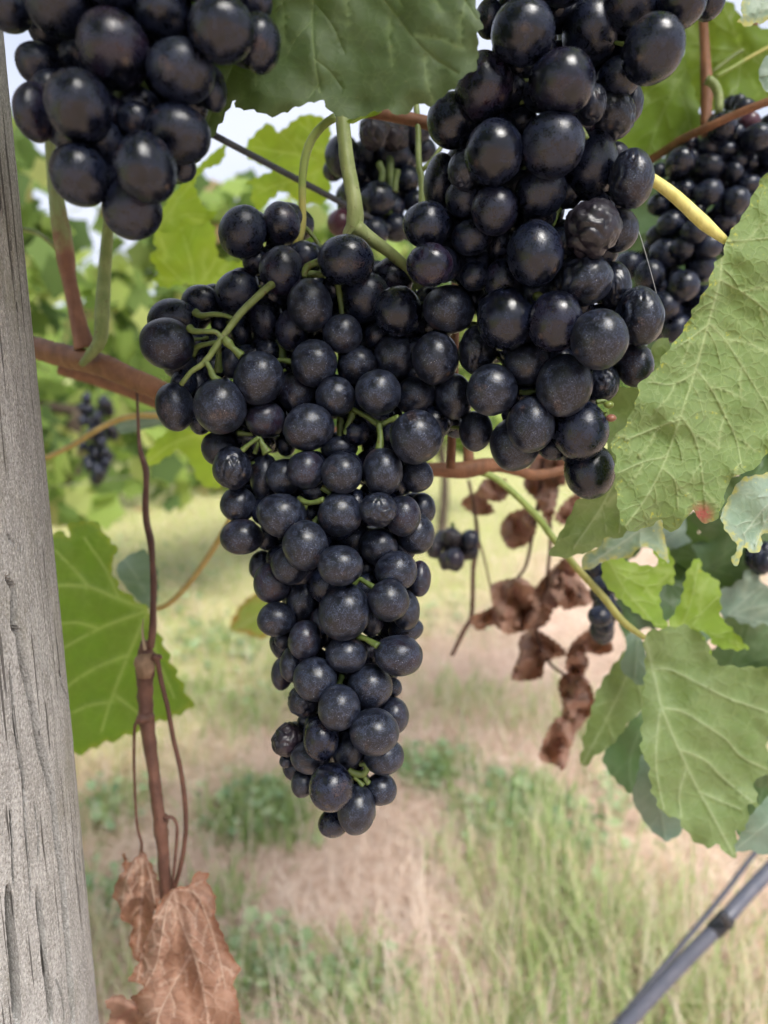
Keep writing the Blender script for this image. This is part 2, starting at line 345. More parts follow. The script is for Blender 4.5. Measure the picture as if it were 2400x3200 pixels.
def blade_obj(name, roots, length, width, lean, tint, mat, label, cat, curve=0.5, segs=3, lying=False):
    n = len(roots)
    ang = rng.uniform(0, 2 * math.pi, n)
    dirx, diry = np.cos(ang), np.sin(ang)
    t = np.linspace(0, 1, segs + 1)
    V = np.zeros((n, segs * 2 + 1, 3))
    px, py = -diry, dirx
    for k in range(segs + 1):
        h = length * (t[k] - 0.25 * curve * t[k] ** 2) * np.cos(lean * (0.4 + t[k] * 0.6))
        o = length * t[k] * np.sin(lean * (0.4 + t[k] * 0.6))
        if lying: h = 0.012 * np.sin(t[k] * math.pi) + rng.uniform(0, 0.018, n)
        cx = roots[:, 0] + dirx * o; cyy = roots[:, 1] + diry * o; cz = roots[:, 2] + h
        w = width * (1 - t[k]) ** 0.6 * 0.5
        if k < segs:
            V[:, 2 * k] = np.stack([cx + px * w, cyy + py * w, cz], 1); V[:, 2 * k + 1] = np.stack([cx - px * w, cyy - py * w, cz], 1)
        else: V[:, 2 * segs] = np.stack([cx, cyy, cz], 1)
    nv = segs * 2 + 1
    base = (np.arange(n) * nv)[:, None]
    quads = np.concatenate([base + np.array([[2 * k, 2 * k + 1, 2 * k + 3, 2 * k + 2]]) for k in range(segs - 1)], 0) if segs > 1 else np.zeros((0, 4), int)
    tris = base + np.array([[2 * segs - 2, 2 * segs - 1, 2 * segs]])
    me = bpy.data.meshes.new(name); me.vertices.add(n * nv); me.vertices.foreach_set('co', V.reshape(-1).astype(np.float32))
    loops = np.concatenate([quads.reshape(-1), tris.reshape(-1)]); me.loops.add(len(loops)); me.loops.foreach_set('vertex_index', loops.astype(np.int32))
    starts = np.concatenate([np.arange(len(quads)) * 4, len(quads) * 4 + np.arange(len(tris)) * 3])
    me.polygons.add(len(starts)); me.polygons.foreach_set('loop_start', starts.astype(np.int32))
    me.update(calc_edges=True); me.validate()
    fattr(me, 'tint', np.repeat(tint, nv))
    o = new_obj(name, me, None, None, mat)
    return tag(o, label, cat, kind='stuff')
def blade_mat(name, stops, trans):
    m = NT(name); t = m.attr('tint'); nd = m.n('ShaderNodeValToRGB'); m.set(nd.inputs[0], t)
    el = nd.color_ramp.elements
    while len(el) < len(stops): el.new(0.5)
    for e, (p_, c_) in zip(el, stops): e.position = p_; e.color = (*c_, 1)
    tr = m.n('ShaderNodeBsdfTranslucent'); m.set(tr.inputs[0], nd.outputs[0])
    ms = m.n('ShaderNodeMixShader'); ms.inputs[0].default_value = trans
    m.t.links.new(m.bsdf(nd.outputs[0], 0.6, None, 0.3), ms.inputs[1]); m.t.links.new(tr.outputs[0], ms.inputs[2])
    return m.done(ms.outputs[0])
M_GRASS = blade_mat('grass_blades', [(0, (0.24, 0.36, 0.13)), (0.28, (0.40, 0.51, 0.18)), (0.5, (0.56, 0.61, 0.32)), (0.72, (0.74, 0.68, 0.45)), (1, (0.76, 0.58, 0.39))], 0.45)
M_STRAW = blade_mat('straw_blades', [(0, (0.58, 0.41, 0.31)), (0.5, (0.82, 0.645, 0.52)), (1, (0.90, 0.77, 0.65))], 0.35)

def scatter_ground(n, dens):
    """random ground points in the part of the vineyard the camera sees, kept with probability dens(u, x, y); nearer is denser"""
    out = []
    r = 0.75 + 7.0 * rng.random(n) ** 1.9; a = rng.uniform(-0.62, 0.62, n)
    x = r * np.sin(a); y = r * np.cos(a)
    u = x * ROWN[0] + y * ROWN[1]
    for i in range(n):
        if rng.random() < dens(u[i], x[i], y[i]): out.append((x[i], y[i], gz(x[i], y[i]) - 0.003, u[i]))
    return np.array(out)
def d_green(u, x, y):
    tuft = fbm(x, y, 2.3, 9.0, 3); t2 = fbm(x, y, 6.5, 4.0, 2)
    if u < 0.62: return min(1, max(0.0, 0.40 + 0.9 * tuft + 0.5 * t2) * min(1, max(0, (0.62 - u) / 0.2)))
    if u < 1.25: return max(0.0, (tuft + 0.5 * t2 - 0.18) * 2.0)
    return max(0.04, min(1, 0.35 + 0.8 * tuft + 0.5 * t2))
g = scatter_ground(62000, d_green)
gl = rng.uniform(0.05, 0.17, len(g)) * np.where(g[:, 3] < 0.6, 1.15, 0.75)
gt = np.clip(rng.normal(0.50, 0.26, len(g)) + np.array([0.22 * fbm(a, b, 1.5, 21.0) for a, b in g[:, :2]]) + np.where((g[:, 3] > 1.2), 0.2, 0.0), 0, 1)
blade_obj('grass', g[:, :3], gl, rng.uniform(0.0022, 0.0055, len(g)), rng.uniform(0.1, 1.0, len(g)), gt, M_GRASS, 'uneven green grass growing along the vine rows', 'grass')
s = scatter_ground(80000, lambda u, x, y: 0.85 if 0.5 < u < 1.3 else 0.5)
blade_obj('dry_straw', s[:, :3], rng.uniform(0.04, 0.16, len(s)), rng.uniform(0.0016, 0.004, len(s)), np.full(len(s), 1.35), rng.random(len(s)), M_STRAW,
          'pinkish dry mown straw lying between the rows', 'straw', lying=True, segs=2)
# single greener tufts on the straw
tp = []; tl_ = []; tt_ = []
for (qx, qy, rr_, nb_, tn) in [(560, 1760, 0.10, 420, 0.12), (600, 1800, 0.09, 300, 0.18), (520, 1790, 0.08, 260, 0.2), (545, 1545, 0.16, 380, 0.3), (470, 1390, 0.2, 300, 0.25), (940, 1690, 0.11, 260, 0.05), (1150, 1740, 0.10, 220, 0.1), (1060, 1790, 0.09, 200, 0.12), (640, 1450, 0.2, 220, 0.4), (1000, 1500, 0.16, 160, 0.35), (420, 1500, 0.15, 260, 0.3), (250, 1760, 0.10, 160, 0.2), (760, 2150, 0.09, 240, 0.2), (560, 2130, 0.08, 200, 0.15), (480, 1960, 0.06, 110, 0.2), (1250, 1600, 0.12, 200, 0.3)]:
    c_ = ground(qx / 0.69125, qy / 0.69125)
    for _ in range(nb_):
        a_ = c_[:2] + rng.normal(0, rr_ * 0.5, 2); tp.append((a_[0], a_[1], gz(a_[0], a_[1]) - 0.003)); tl_.append(rng.uniform(0.04, 0.11)); tt_.append(min(1, max(0, rng.normal(tn, 0.12))))
blade_obj('grass_tufts', np.array(tp), np.array(tl_), rng.uniform(0.003, 0.007, len(tp)), rng.uniform(0.2, 1.2, len(tp)), np.array(tt_), M_GRASS, 'fresh green grass tufts scattered over the straw', 'grass')
# upright dry stalks
s2 = scatter_ground(9000, lambda u, x, y: 0.6)
blade_obj('dry_grass', s2[:, :3], rng.uniform(0.1, 0.26, len(s2)), rng.uniform(0.0012, 0.0026, len(s2)), rng.uniform(0.1, 0.7, len(s2)), rng.uniform(0.3, 1, len(s2)), M_STRAW,
          'thin dry grass stalks standing among the green grass', 'dry grass')

# ================================================================== LEAVES
def smooth_poly(poly, n_per=1.0, spacing=12):
    p = np.array(poly, float)
    q = np.vstack([p[-1:], p, p[:2]])
    out = []
    for i in range(len(p)):
        a, b, c, d = q[i], q[i + 1], q[i + 2], q[i + 3]
        k = max(1, int(np.linalg.norm(c - b) / spacing))
        for j in range(k):
            u = j / k
            t = 0.45
            m1 = t * (c - a); m2 = t * (d - b)
            out.append((2 * u ** 3 - 3 * u ** 2 + 1) * b + (u ** 3 - 2 * u ** 2 + u) * m1 + (-2 * u ** 3 + 3 * u ** 2) * c + (u ** 3 - u ** 2) * m2)
    return np.array(out)
def serrate(p, pitch, amp, r):
    """teeth along a closed outline"""
    n = len(p); d = np.linalg.norm(np.roll(p, -1, 0) - p, axis=1); s = np.concatenate([[0], np.cumsum(d)[:-1]])
    area = 0.5 * np.sum(p[:, 0] * np.roll(p[:, 1], -1) - np.roll(p[:, 0], -1) * p[:, 1]); sg = 1 if area > 0 else -1
    tg = np.roll(p, -1, 0) - np.roll(p, 1, 0); tg /= np.linalg.norm(tg, axis=1)[:, None] + 1e-9
    nr = np.stack([tg[:, 1], -tg[:, 0]], 1) * sg
    ph = s / pitch; ph = ph + 0.25 * np.array([mnoise.noise(Vector((float(v) * 0.6, r, 0))) for v in ph])
    saw = ph % 1.0; tooth = np.where(saw < 0.7, saw / 0.7, (1 - saw) / 0.3)
    big = np.array([0.6 + 0.8 * abs(mnoise.noise(Vector((math.floor(v) * 1.7, r + 5, 0)))) for v in ph])
    return p + nr * ((tooth - 0.5) * amp * big)[:, None]
def inside(poly, pts):
    x, y = pts[:, 0], pts[:, 1]; c = np.zeros(len(pts), bool); n = len(poly); j = n - 1
    for i in range(n):
        xi, yi = poly[i]; xj, yj = poly[j]
        cond = ((yi > y) != (yj > y)) & (x < (xj - xi) * (y - yi) / (yj - yi + 1e-12) + xi)
        c ^= cond; j = i
    return c
def seg_dist(pts, a, b):
    ab = b - a; t = np.clip(((pts - a) @ ab) / (ab @ ab + 1e-9), 0, 1)
    return np.linalg.norm(pts - (a + t[:, None] * ab), axis=1), t
def side_veins(veins, gap, reach, r):
    out = []
    for v, w in veins:
        p = catmull(v, 40); d = np.linalg.norm(np.diff(p, axis=0), axis=1); s = np.concatenate([[0], np.cumsum(d)]); L = s[-1]
        k = 0; at = gap * 0.8
        while at < L * 0.95:
            i = np.searchsorted(s, at); i = min(max(i, 1), 38); t = p[i + 1] - p[i - 1]; t /= np.linalg.norm(t) + 1e-9
            sgn = 1 if k % 2 else -1
            a = math.radians(48) * sgn; dv = np.array([t[0] * math.cos(a) - t[1] * math.sin(a), t[0] * math.sin(a) + t[1] * math.cos(a)])
            ln = reach * (0.7 + 0.5 * r.random()) * (1 - 0.45 * at / L)
            mid = p[i] + dv * ln * 0.5 + t * ln * 0.04; end = p[i] + dv * ln * 0.9 + t * ln * 0.28
            out.append(([p[i], mid, end], w * 0.45)); at += gap * (0.75 + 0.5 * r.random()); k += 1
    return out
def build_leaf(name, parent, crop, poly, veins, depth, mat, spacing=22, teeth=(60, 22), wpx=9, curl=0.004, cscale=0.004, ridge=0.0005, label=None, stain=None, fold=None,
               gap=85, reach=150, seed=1, smooth_spacing=9, uvs=60.0, fn=None):
    """a thin curved blade traced in the picture plane and set at its own distance; depth = (d0, slope right, slope down) per 1000 px about the first vein point"""
    r = random.Random(seed); s = CROPS[crop][2]
    poly = np.array(cv(crop, poly)); vv = [(np.array(cv(crop, v)), wpx / (1 if i == 0 else 1.35)) for i, v in enumerate(veins)]
    base = vv[0][0][0] if vv else poly.mean(0)
    p = smooth_poly(poly, spacing=smooth_spacing)
    if teeth: p = serrate(p, teeth[0], teeth[1], seed * 3.7)
    av = vv + (side_veins(vv, gap, reach, r) if gap else [])
    lo, hi = p.min(0), p.max(0)
    gx, gy = np.meshgrid(np.arange(lo[0], hi[0], spacing), np.arange(lo[1], hi[1], spacing * 0.87))
    gx[1::2] += spacing / 2
    pts = np.stack([gx.ravel(), gy.ravel()], 1) + rng.uniform(-0.15, 0.15, (gx.size, 2)) * spacing
    extra = []
    for v, w in av:
        q = catmull(v, max(6, int(np.sum(np.linalg.norm(np.diff(np.array(v), axis=0), axis=1)) / (spacing * 0.7))))
        extra.append(q)
        tn = np.gradient(q, axis=0); tn /= np.linalg.norm(tn, axis=1)[:, None] + 1e-9; nn = np.stack([-tn[:, 1], tn[:, 0]], 1)
        if w > wpx * 0.4: extra.append(q + nn * w); extra.append(q - nn * w)
    if extra:
        ex = np.vstack(extra)
        # drop grid points crowding the vein points
        keep = np.ones(len(pts), bool)
        for q in extra[::1]:
            for c in q[::2]:
                keep &= ((pts - c) ** 2).sum(1) > (spacing * 0.45) ** 2
        pts = np.vstack([pts[keep], ex])
    ins = inside(p, pts)
    # keep off the outline
    from_edge = np.full(len(pts), 1e9)
    for i in range(len(p)):
        dd, _ = seg_dist(pts, p[i], p[(i + 1) % len(p)]); from_edge = np.minimum(from_edge, dd)
    pts = pts[ins & (from_edge > spacing * 0.3)]
    allp = np.vstack([p, pts]); np_ = len(p)
    res = delaunay_2d_cdt([Vector(v) for v in allp.tolist()], [], [list(range(np_))], 1, 1e-4)
    v2 = np.array([tuple(v) for v in res[0]]); faces = [tuple(f) for f in res[2]]
    vein = np.zeros(len(v2)); rimd = np.full(len(v2), 1e9)
    for v, w in av:
        q = catmull(v, 14)
        for i in range(13):
            dd, t = seg_dist(v2, q[i], q[i + 1]); ww = w * (1 - 0.6 * (i + t) / 13)
            vein = np.maximum(vein, np.exp(-(dd / ww) ** 2) * (1 if w > wpx * 0.6 else 0.75))
    for i in range(np_):
        dd, _ = seg_dist(v2, p[i], p[(i + 1) % np_]); rimd = np.minimum(rimd, dd)
    rim = np.exp(-rimd / 40.0)
    dx = (v2 - base) / 1000.0
    D = depth[0] + depth[1] * dx[:, 0] + depth[2] * dx[:, 1]
    if fn is not None: D = D + fn(v2[:, 0], v2[:, 1])
    nzv = np.array([mnoise.fractal(Vector((a * cscale, b * cscale, seed * 1.3)), 1.0, 2.0, 3) for a, b in v2])
    D = D + curl * nzv - ridge * vein + curl * 0.9 * rim * np.array([mnoise.noise(Vector((a * cscale * 2.2, b * cscale * 2.2, seed + 9.0))) for a, b in v2])
    co = np.array([P(a, b, d) for (a, b), d in zip(v2, D)])
    me = mesh_from(name, co, faces)
    fattr(me, 'vein', vein); fattr(me, 'rim', rim)
    st = np.zeros(len(v2))
    if stain is not None:
        (sx, sy), sr = cv(crop, [stain[:2]])[0], stain[2] / s
        st = np.clip(1.3 - np.hypot(v2[:, 0] - sx, v2[:, 1] - sy) / sr, 0, 1)
    fattr(me, 'stain', st)
    uv = me.uv_layers.new(name='leaf'); li = np.zeros(len(me.loops), np.int32); me.loops.foreach_get('vertex_index', li)
    uvc = (v2 / uvs + seed * 11.3)[li]; uv.data.foreach_set('uv', uvc.reshape(-1).astype(np.float32))
    o = new_obj(name, me, parent, None, mat)
    if label: o['label'] = label
    return o

# ---- the vine in front
V0 = thing('grapevine', tuple(ground(1500, 2700, 0)[:2] * 0.5) + (0.0,), 'nearest grapevine, its leaves and canes around the sharp black bunches', 'grapevine')
# big dark leaf over the top
build_leaf('leaf', V0, 'n', [(520, -260), (760, -340), (1050, -300), (1400, -250), (1470, -120), (1484, 0), (1500, 54), (1508, 92), (1492, 103), (1495, 157), (1487, 217), (1450, 236), (1424, 270), (1381, 304), (1345, 331),
     (1299, 323), (1289, 345), (1246, 361), (1212, 345), (1160, 352), (1111, 372), (1082, 366), (1048, 361), (1024, 340), (1010, 316), (981, 318), (933, 332), (889, 352), (851, 364), (831, 359), (793, 345), (735, 337), (738, 312), (728, 318),
     (662, 434), (610, 520), (550, 580), (480, 560), (400, 400), (380, 100), (430, -120)],
     [[(1010, -280), (990, -100), (975, 60), (985, 200), (1000, 290)], [(1010, -280), (1110, -120), (1230, 40), (1330, 160), (1430, 230)], [(1010, -280), (880, -120), (790, 60), (720, 220), (640, 400)], [(1010, -280), (1200, -180), (1400, -60), (1490, 60)]],
     (0.196, -0.016, 0.012), LM_TOP, spacing=17, teeth=(46, 12), wpx=6, curl=0.004, ridge=-0.0004, gap=95, reach=210, label='large dark green leaf hanging over the bunches at the top', seed=3)
# pale folded lip of the same shoot
build_leaf('leaf', V0, 'c2', [(1110, 248), (1180, 265), (1235, 300), (1200, 330), (1100, 360), (1040, 388), (1000, 372), (1060, 330)], [[(1040, 370), (1180, 300)]], (0.205, 0, 0), LM_LIME, spacing=12, teeth=None, wpx=3, gap=None, label='small pale lip of a leaf under the dark top leaf', seed=4)
# big felty leaf at the right, underside towards the camera
LF_B = build_leaf('leaf', V0, 'd4', [(1191, 60), (1150, 110), (1105, 200), (1060, 290), (980, 400), (950, 500), (905, 560), (880, 640), (860, 690), (790, 800), (770, 850), (700, 960), (625, 1050), (612, 1090), (580, 1130), (505, 1190), (495, 1270), (430, 1410),
     (355, 1500), (380, 1580), (375, 1680), (395, 1850), (410, 1930), (430, 1960), (460, 1975), (560, 1950), (625, 1912), (640, 1955), (675, 1980), (740, 1930), (790, 1858), (810, 1895), (870, 1935), (930, 1890), (960, 1790), (985, 1710), (1060, 1660),
     (1110, 1650), (1191, 1560), (1320, 1440), (1430, 1150), (1420, 700), (1330, 250), (1260, 60)],
     [[(965, 430), (945, 520), (935, 640), (870, 880), (810, 1100), (720, 1380), (635, 1620), (540, 1800), (430, 1950)], [(965, 430), (1080, 425), (1191, 412), (1330, 380)], [(945, 640), (1080, 720), (1191, 810), (1300, 950)],
      [(880, 870), (960, 950), (1050, 1090), (1120, 1200), (1191, 1320), (1230, 1420)], [(805, 1110), (880, 1200), (960, 1350), (1020, 1480), (1050, 1620)], [(730, 1360), (790, 1450), (830, 1580), (860, 1850)], [(635, 1640), (700, 1710), (712, 1850)],
      [(870, 880), (800, 930), (700, 1000)], [(800, 1130), (690, 1190), (560, 1180)], [(720, 1380), (600, 1420), (430, 1490)], [(650, 1580), (540, 1600), (400, 1660)]],
     (0.236, 0.030, 0.008), LM_FELT, spacing=11, teeth=(58, 9), wpx=6, curl=0.007, ridge=0.0006, gap=85, reach=110, label='large pale green felted leaf underside with a red spot', stain=(840, 1885, 62), seed=5, smooth_spacing=6, uvs=46.0)
ptube('petiole', LF_B, 'd4', [(520, 70), (585, 110), (700, 195), (850, 335), (968, 432)], [0.232, 0.236], [30, 30, 33, 36, 20], SM_PALE, seg=14)['label'] = 'thick pale yellow leaf stalk at the right'
# leaf behind it
build_leaf('leaf', V0, 'd4', [(590, 960), (645, 950), (672, 985), (760, 1300), (640, 1750), (440, 1965), (425, 2005), (320, 2012), (290, 2060), (205, 2090), (110, 2115), (30, 2100), (50, 2050), (130, 1900), (185, 1800), (260, 1780), (330, 1550), (335, 1480), (345, 1300), (360, 1220), (500, 1190), (560, 1060)],
     [[(560, 1150), (450, 1500), (330, 1800), (160, 2060)], [(450, 1500), (420, 1750), (400, 1980)]], (0.285, 0.02, 0.03), LM_UNDER, teeth=(60, 10), wpx=6, curl=0.008, label='yellow green leaf partly behind the large felted leaf', seed=6)
# backlit leaves in the upper middle
build_leaf('leaf', V0, 'c2', [(350, 520), (420, 440), (500, 380), (560, 440), (640, 380), (720, 330), (790, 330), (870, 360), (900, 450), (880, 650), (900, 800), (850, 905), (760, 900), (700, 925), (640, 850), (580, 828), (500, 890), (430, 945), (380, 870), (400, 800), (350, 770), (430, 730), (515, 690), (440, 650), (350, 600)],
     [[(900, 640), (700, 590), (520, 560), (400, 540)], [(900, 640), (720, 740), (560, 780), (400, 850)], [(900, 640), (800, 480), (700, 380)]], (0.47, 0, 0.02), LM_BACKLIT, teeth=(34, 12), wpx=5, curl=0.012, label='backlit lime leaf beside the patch of sky', seed=7, gap=60, reach=90)
build_leaf('leaf', V0, 'c5', [(105, 330), (150, 300), (130, 250), (190, 90), (240, 60), (300, 130), (350, 90), (420, 160), (450, 180), (470, 330), (560, 360), (690, 330), (690, 480), (560, 520), (420, 500), (300, 480), (180, 495), (130, 450), (160, 420)],
     [[(340, 520), (330, 380), (280, 200)], [(340, 520), (440, 380), (470, 250)], [(340, 520), (240, 420), (150, 330)], [(340, 520), (520, 460), (650, 400)]], (0.50, 0, 0.03), LM_BACKLIT, teeth=(34, 12), wpx=6, curl=0.014, label='broad backlit lime leaf above the left wing of the long bunch', seed=8, gap=70, reach=110)
build_leaf('leaf', V0, 'c1', [(920, 1230), (980, 1130), (1060, 1050), (1140, 960), (1250, 860), (1300, 830), (1280, 930), (1180, 980), (1120, 1050), (1140, 1120), (1180, 1200), (1250, 1230), (1150, 1300), (1040, 1260), (1020, 1330), (940, 1340), (880, 1290)],
     [[(900, 1330), (1030, 1150), (1180, 960)], [(900, 1330), (1050, 1240), (1180, 1240)]], (0.46, 0, 0.0), LM_BACKLIT, teeth=(32, 10), wpx=5, curl=0.010, label='backlit lime leaf just below the blurred upper left bunch', seed=9, gap=60, reach=80)
# right-hand backlit leaves
build_leaf('leaf', V0, 'c4', [(-100, 900), (80, 760), (300, 600), (480, 520), (640, 480), (720, 700), (800, 1000), (780, 1180), (560, 1250), (360, 1400), (180, 1420), (60, 1290), (-80, 1200)],
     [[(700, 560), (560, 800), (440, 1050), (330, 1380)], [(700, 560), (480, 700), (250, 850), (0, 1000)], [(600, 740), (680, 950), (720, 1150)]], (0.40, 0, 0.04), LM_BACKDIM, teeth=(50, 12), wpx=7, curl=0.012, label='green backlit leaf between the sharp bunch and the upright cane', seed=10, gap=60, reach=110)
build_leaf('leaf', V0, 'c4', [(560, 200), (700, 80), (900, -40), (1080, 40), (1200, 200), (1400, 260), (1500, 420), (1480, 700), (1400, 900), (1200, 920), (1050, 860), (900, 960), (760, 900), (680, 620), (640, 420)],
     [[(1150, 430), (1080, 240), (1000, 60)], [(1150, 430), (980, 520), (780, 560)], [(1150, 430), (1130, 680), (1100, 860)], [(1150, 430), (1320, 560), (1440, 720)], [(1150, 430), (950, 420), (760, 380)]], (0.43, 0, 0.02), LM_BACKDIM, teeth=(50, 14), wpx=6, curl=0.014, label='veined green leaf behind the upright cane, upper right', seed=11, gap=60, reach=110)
build_leaf('leaf', V0, 'c4', [(1140, 40), (1170, 0), (1220, -60), (1400, -90), (1520, 20), (1480, 150), (1400, 160), (1340, 200), (1260, 205), (1200, 235), (1150, 205), (1112, 190), (1160, 140)], [[(1420, 60), (1280, 110), (1150, 150)]], (0.30, 0, 0), LM_BLUEY, teeth=(30, 8), wpx=4, curl=0.004, label='pale bluish leaf in the top right corner', seed=12, gap=50, reach=70)
build_leaf('leaf', V0, 'c4', [(1382, 470), (1330, 540), (1300, 630), (1320, 720), (1382, 800), (1480, 780), (1540, 620), (1480, 480)], [[(1500, 600), (1400, 640), (1330, 660)]], (0.31, 0, 0), LM_BLUE, teeth=(34, 5), wpx=4, curl=0.004, label='pale rounded leaf edge at the right border', seed=13, gap=45, reach=60)
for i, (cx, cy_, rr, dd) in enumerate([(2060, 640, 150, 0.47), (2260, 520, 170, 0.48), (2020, 860, 150, 0.47), (2240, 820, 170, 0.48), (2180, 1010, 150, 0.47), (2400, 640, 160, 0.48)]):  # dark leaves added behind the bunch to shut out bright gaps
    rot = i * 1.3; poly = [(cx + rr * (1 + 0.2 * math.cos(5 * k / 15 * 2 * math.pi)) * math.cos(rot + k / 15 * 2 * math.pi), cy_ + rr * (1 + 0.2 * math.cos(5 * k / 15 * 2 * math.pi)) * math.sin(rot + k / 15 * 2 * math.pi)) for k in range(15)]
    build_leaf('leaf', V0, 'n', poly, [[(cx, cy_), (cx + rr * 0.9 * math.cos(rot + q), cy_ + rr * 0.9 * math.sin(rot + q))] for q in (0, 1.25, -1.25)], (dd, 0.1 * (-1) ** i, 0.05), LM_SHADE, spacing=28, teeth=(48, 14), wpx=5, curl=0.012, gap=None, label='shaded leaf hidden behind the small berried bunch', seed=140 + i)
# canes of the same vine
ptube('cane', V0, 'd1', [(120, 1730), (255, 1745), (460, 1800), (700, 1860), (950, 1965), (1160, 2065), (1500, 2230), (2100, 2330), (3000, 2380)], [0.405, 0.385, 0.36, 0.35, 0.36, 0.39], [78, 76, 80, 76, 72, 70, 64, 58], SM_CANE, seg=18, rough=0.12, ridges=0.02)['label'] = 'thick reddish brown cane passing behind the post'
ptube('cane', V0, 'd1', [(420, 1880), (600, 1935), (820, 2010), (1100, 2120), (1400, 2230)], 0.43, [50, 48, 46], SM_CANE, seg=14, rough=0.05)
ptube('cane', V0, 'd1', [(590, 1740), (555, 1620), (515, 1440), (475, 1250), (455, 1130), (430, 960), (400, 780), (365, 500), (350, 300), (330, 0)], [0.37, 0.36, 0.34], [76, 58, 48, 52, 70, 62, 44, 40, 38], SM_CANEG, seg=14, rough=0.05)['label'] = 'young shoot turning from brown to green above the thick cane'
ptube('cane', V0, 'd1', [(560, 1860), (620, 1790), (690, 1690), (705, 1500), (720, 1250), (740, 1000), (752, 860), (765, 700), (790, 400)], [0.355, 0.35, 0.33], [20, 40, 54, 46, 38, 34, 32], SM_GREEN, seg=12, rough=0.04)
ptube('petiole', V0, 'd1', [(120, 920), (200, 930), (290, 965), (385, 1050)], 0.40, [17, 16], SM_GREEN)
ptube('cane', V0, 'o', [(780, 240), (850, 250), (930, 268), (1010, 300), (1060, 380)], [0.30, 0.30, 0.29], [12, 14, 14], SM_CANE, seg=12)
ptube('cane', V0, 'c3', [(215, 800), (228, 950), (240, 1150), (240, 1320), (230, 1600), (220, 2100), (200, 2700)], 0.31, [27, 26], SM_CANE, seg=12)
ptube('cane', V0, 'd5', [(-150, 140), (100, 135), (250, 140), (330, 135), (420, 115), (530, 110), (640, 140), (760, 170), (980, 130)], [0.35, 0.36, 0.40], [42, 46, 58, 52, 40, 34, 30], SM_CANE, seg=14, rough=0.08)['label'] = 'brown knotted cane under the right bunch'
ptube('cane', V0, 'd5', [(335, 120), (330, 50), (325, -60), (330, -200)], 0.36, [40, 30, 28], SM_CANE, seg=12)
ptube('cane', V0, 'c4', [(810, 40), (825, 220), (838, 460), (850, 700), (856, 760), (850, 900), (845, 1100), (850, 1260)], 0.39, [38, 40, 44, 58, 52, 46, 42], SM_CANE, seg=14, rough=0.04)['label'] = 'upright brown cane at the upper right'
ptube('petiole', V0, 'c4', [(850, 690), (905, 715), (950, 790), (962, 880), (955, 985)], 0.375, [40, 40, 36, 34], SM_GREEN, seg=12)
ptube('cane', V0, 'c4', [(300, 1420), (480, 1310), (640, 1205), (850, 1105), (1100, 990), (1382, 880), (1700, 790)], [0.42, 0.37, 0.345], [36, 36, 34, 36], SM_CANE, seg=12, rough=0.05)
ptube('petiole', V0, 'c4', [(900, 620), (980, 560), (1100, 470), (1170, 430)], 0.42, [15, 14], SM_GREEN)
ptube('petiole', V0, 'c4', [(930, 660), (1080, 580), (1230, 490), (1420, 390)], 0.41, [14, 13], SM_GREENOCH)
ptube('cane', V0, 'c4', [(1230, 420), (1240, 300), (1270, 200), (1290, 0)], 0.45, [34, 30], SM_CANE, seg=12)
# stalk arching left of the long bunch (tendril and lateral)
ptube('tendril', V0, 'c2', [(930, 345), (860, 390), (780, 480), (735, 600), (715, 740), (715, 900), (715, 1040), (690, 1140), (650, 1230)], [0.275, 0.285], [28, 27, 28, 27, 24, 23, 30, 20], SM_GREENOCH, seg=12, rough=0.12)
ptube('tendril', V0, 'c2', [(735, 1060), (780, 1110), (820, 1170), (850, 1260)], 0.285, [14, 15, 13], SM_GREEN)
ptube('tendril', V0, 'c2', [(1450, 240), (1465, 420), (1470, 640), (1490, 760), (1490, 900), (1500, 1000)], 0.30, [20, 20, 24, 20], SM_GREEN)
ptube('tendril', V0, 'c2', [(1490, 690), (1560, 620), (1640, 500)], 0.30, [16, 14], SM_GREEN)

# ---- second vine: lower right leaves
V1 = thing('grapevine', (0.36, 0.62, 0.0), 'grapevine at the lower right with slightly blurred drooping leaves', 'grapevine')
LF_F = build_leaf('leaf', V1, 'd6', [(575, 715), (640, 680), (720, 665), (830, 655), (930, 740), (1000, 870), (1130, 890), (1290, 900), (1420, 1000), (1430, 1200), (1300, 1290), (1240, 1268), (1285, 1320), (1290, 1510), (1210, 1540), (1235, 1690), (1180, 1690), (1165, 1830), (1112, 1830), (1100, 1985), (1060, 1980), (1010, 1920), (940, 1930), (850, 1880), (760, 1760), (690, 1740), (620, 1600), (600, 1450), (560, 1380), (570, 1100), (585, 850)],
     [[(580, 722), (650, 1000), (680, 1130), (780, 1370), (900, 1620), (1000, 1800), (1090, 1970)], [(640, 905), (720, 905), (860, 970), (1060, 1070), (1290, 1150)], [(680, 1125), (800, 1150), (950, 1240), (1050, 1310), (1140, 1410), (1280, 1480)],
      [(790, 1370), (930, 1430), (1030, 1530), (1200, 1670)], [(665, 1140), (645, 1400), (660, 1570), (690, 1700)], [(900, 1615), (1010, 1660), (1130, 1710)], [(820, 1480), (780, 1620), (790, 1740)]],
     (0.335, 0.03, 0.02), LM_UNDER, spacing=15, teeth=(52, 16), wpx=7.5, curl=0.009, ridge=0.0008, gap=None, reach=120, label='long drooping green leaf with pale veins at the lower right', seed=14)
ptube('petiole', LF_F, 'd5', [(370, 140), (480, 180), (600, 270), (760, 430), (850, 550), (1000, 740), (1180, 940), (1300, 1090), (1440, 1195)], [0.36, 0.36, 0.335], [22, 21, 22, 23, 22, 23, 26, 16], SM_GREENOCH, seg=12, rough=0.12)
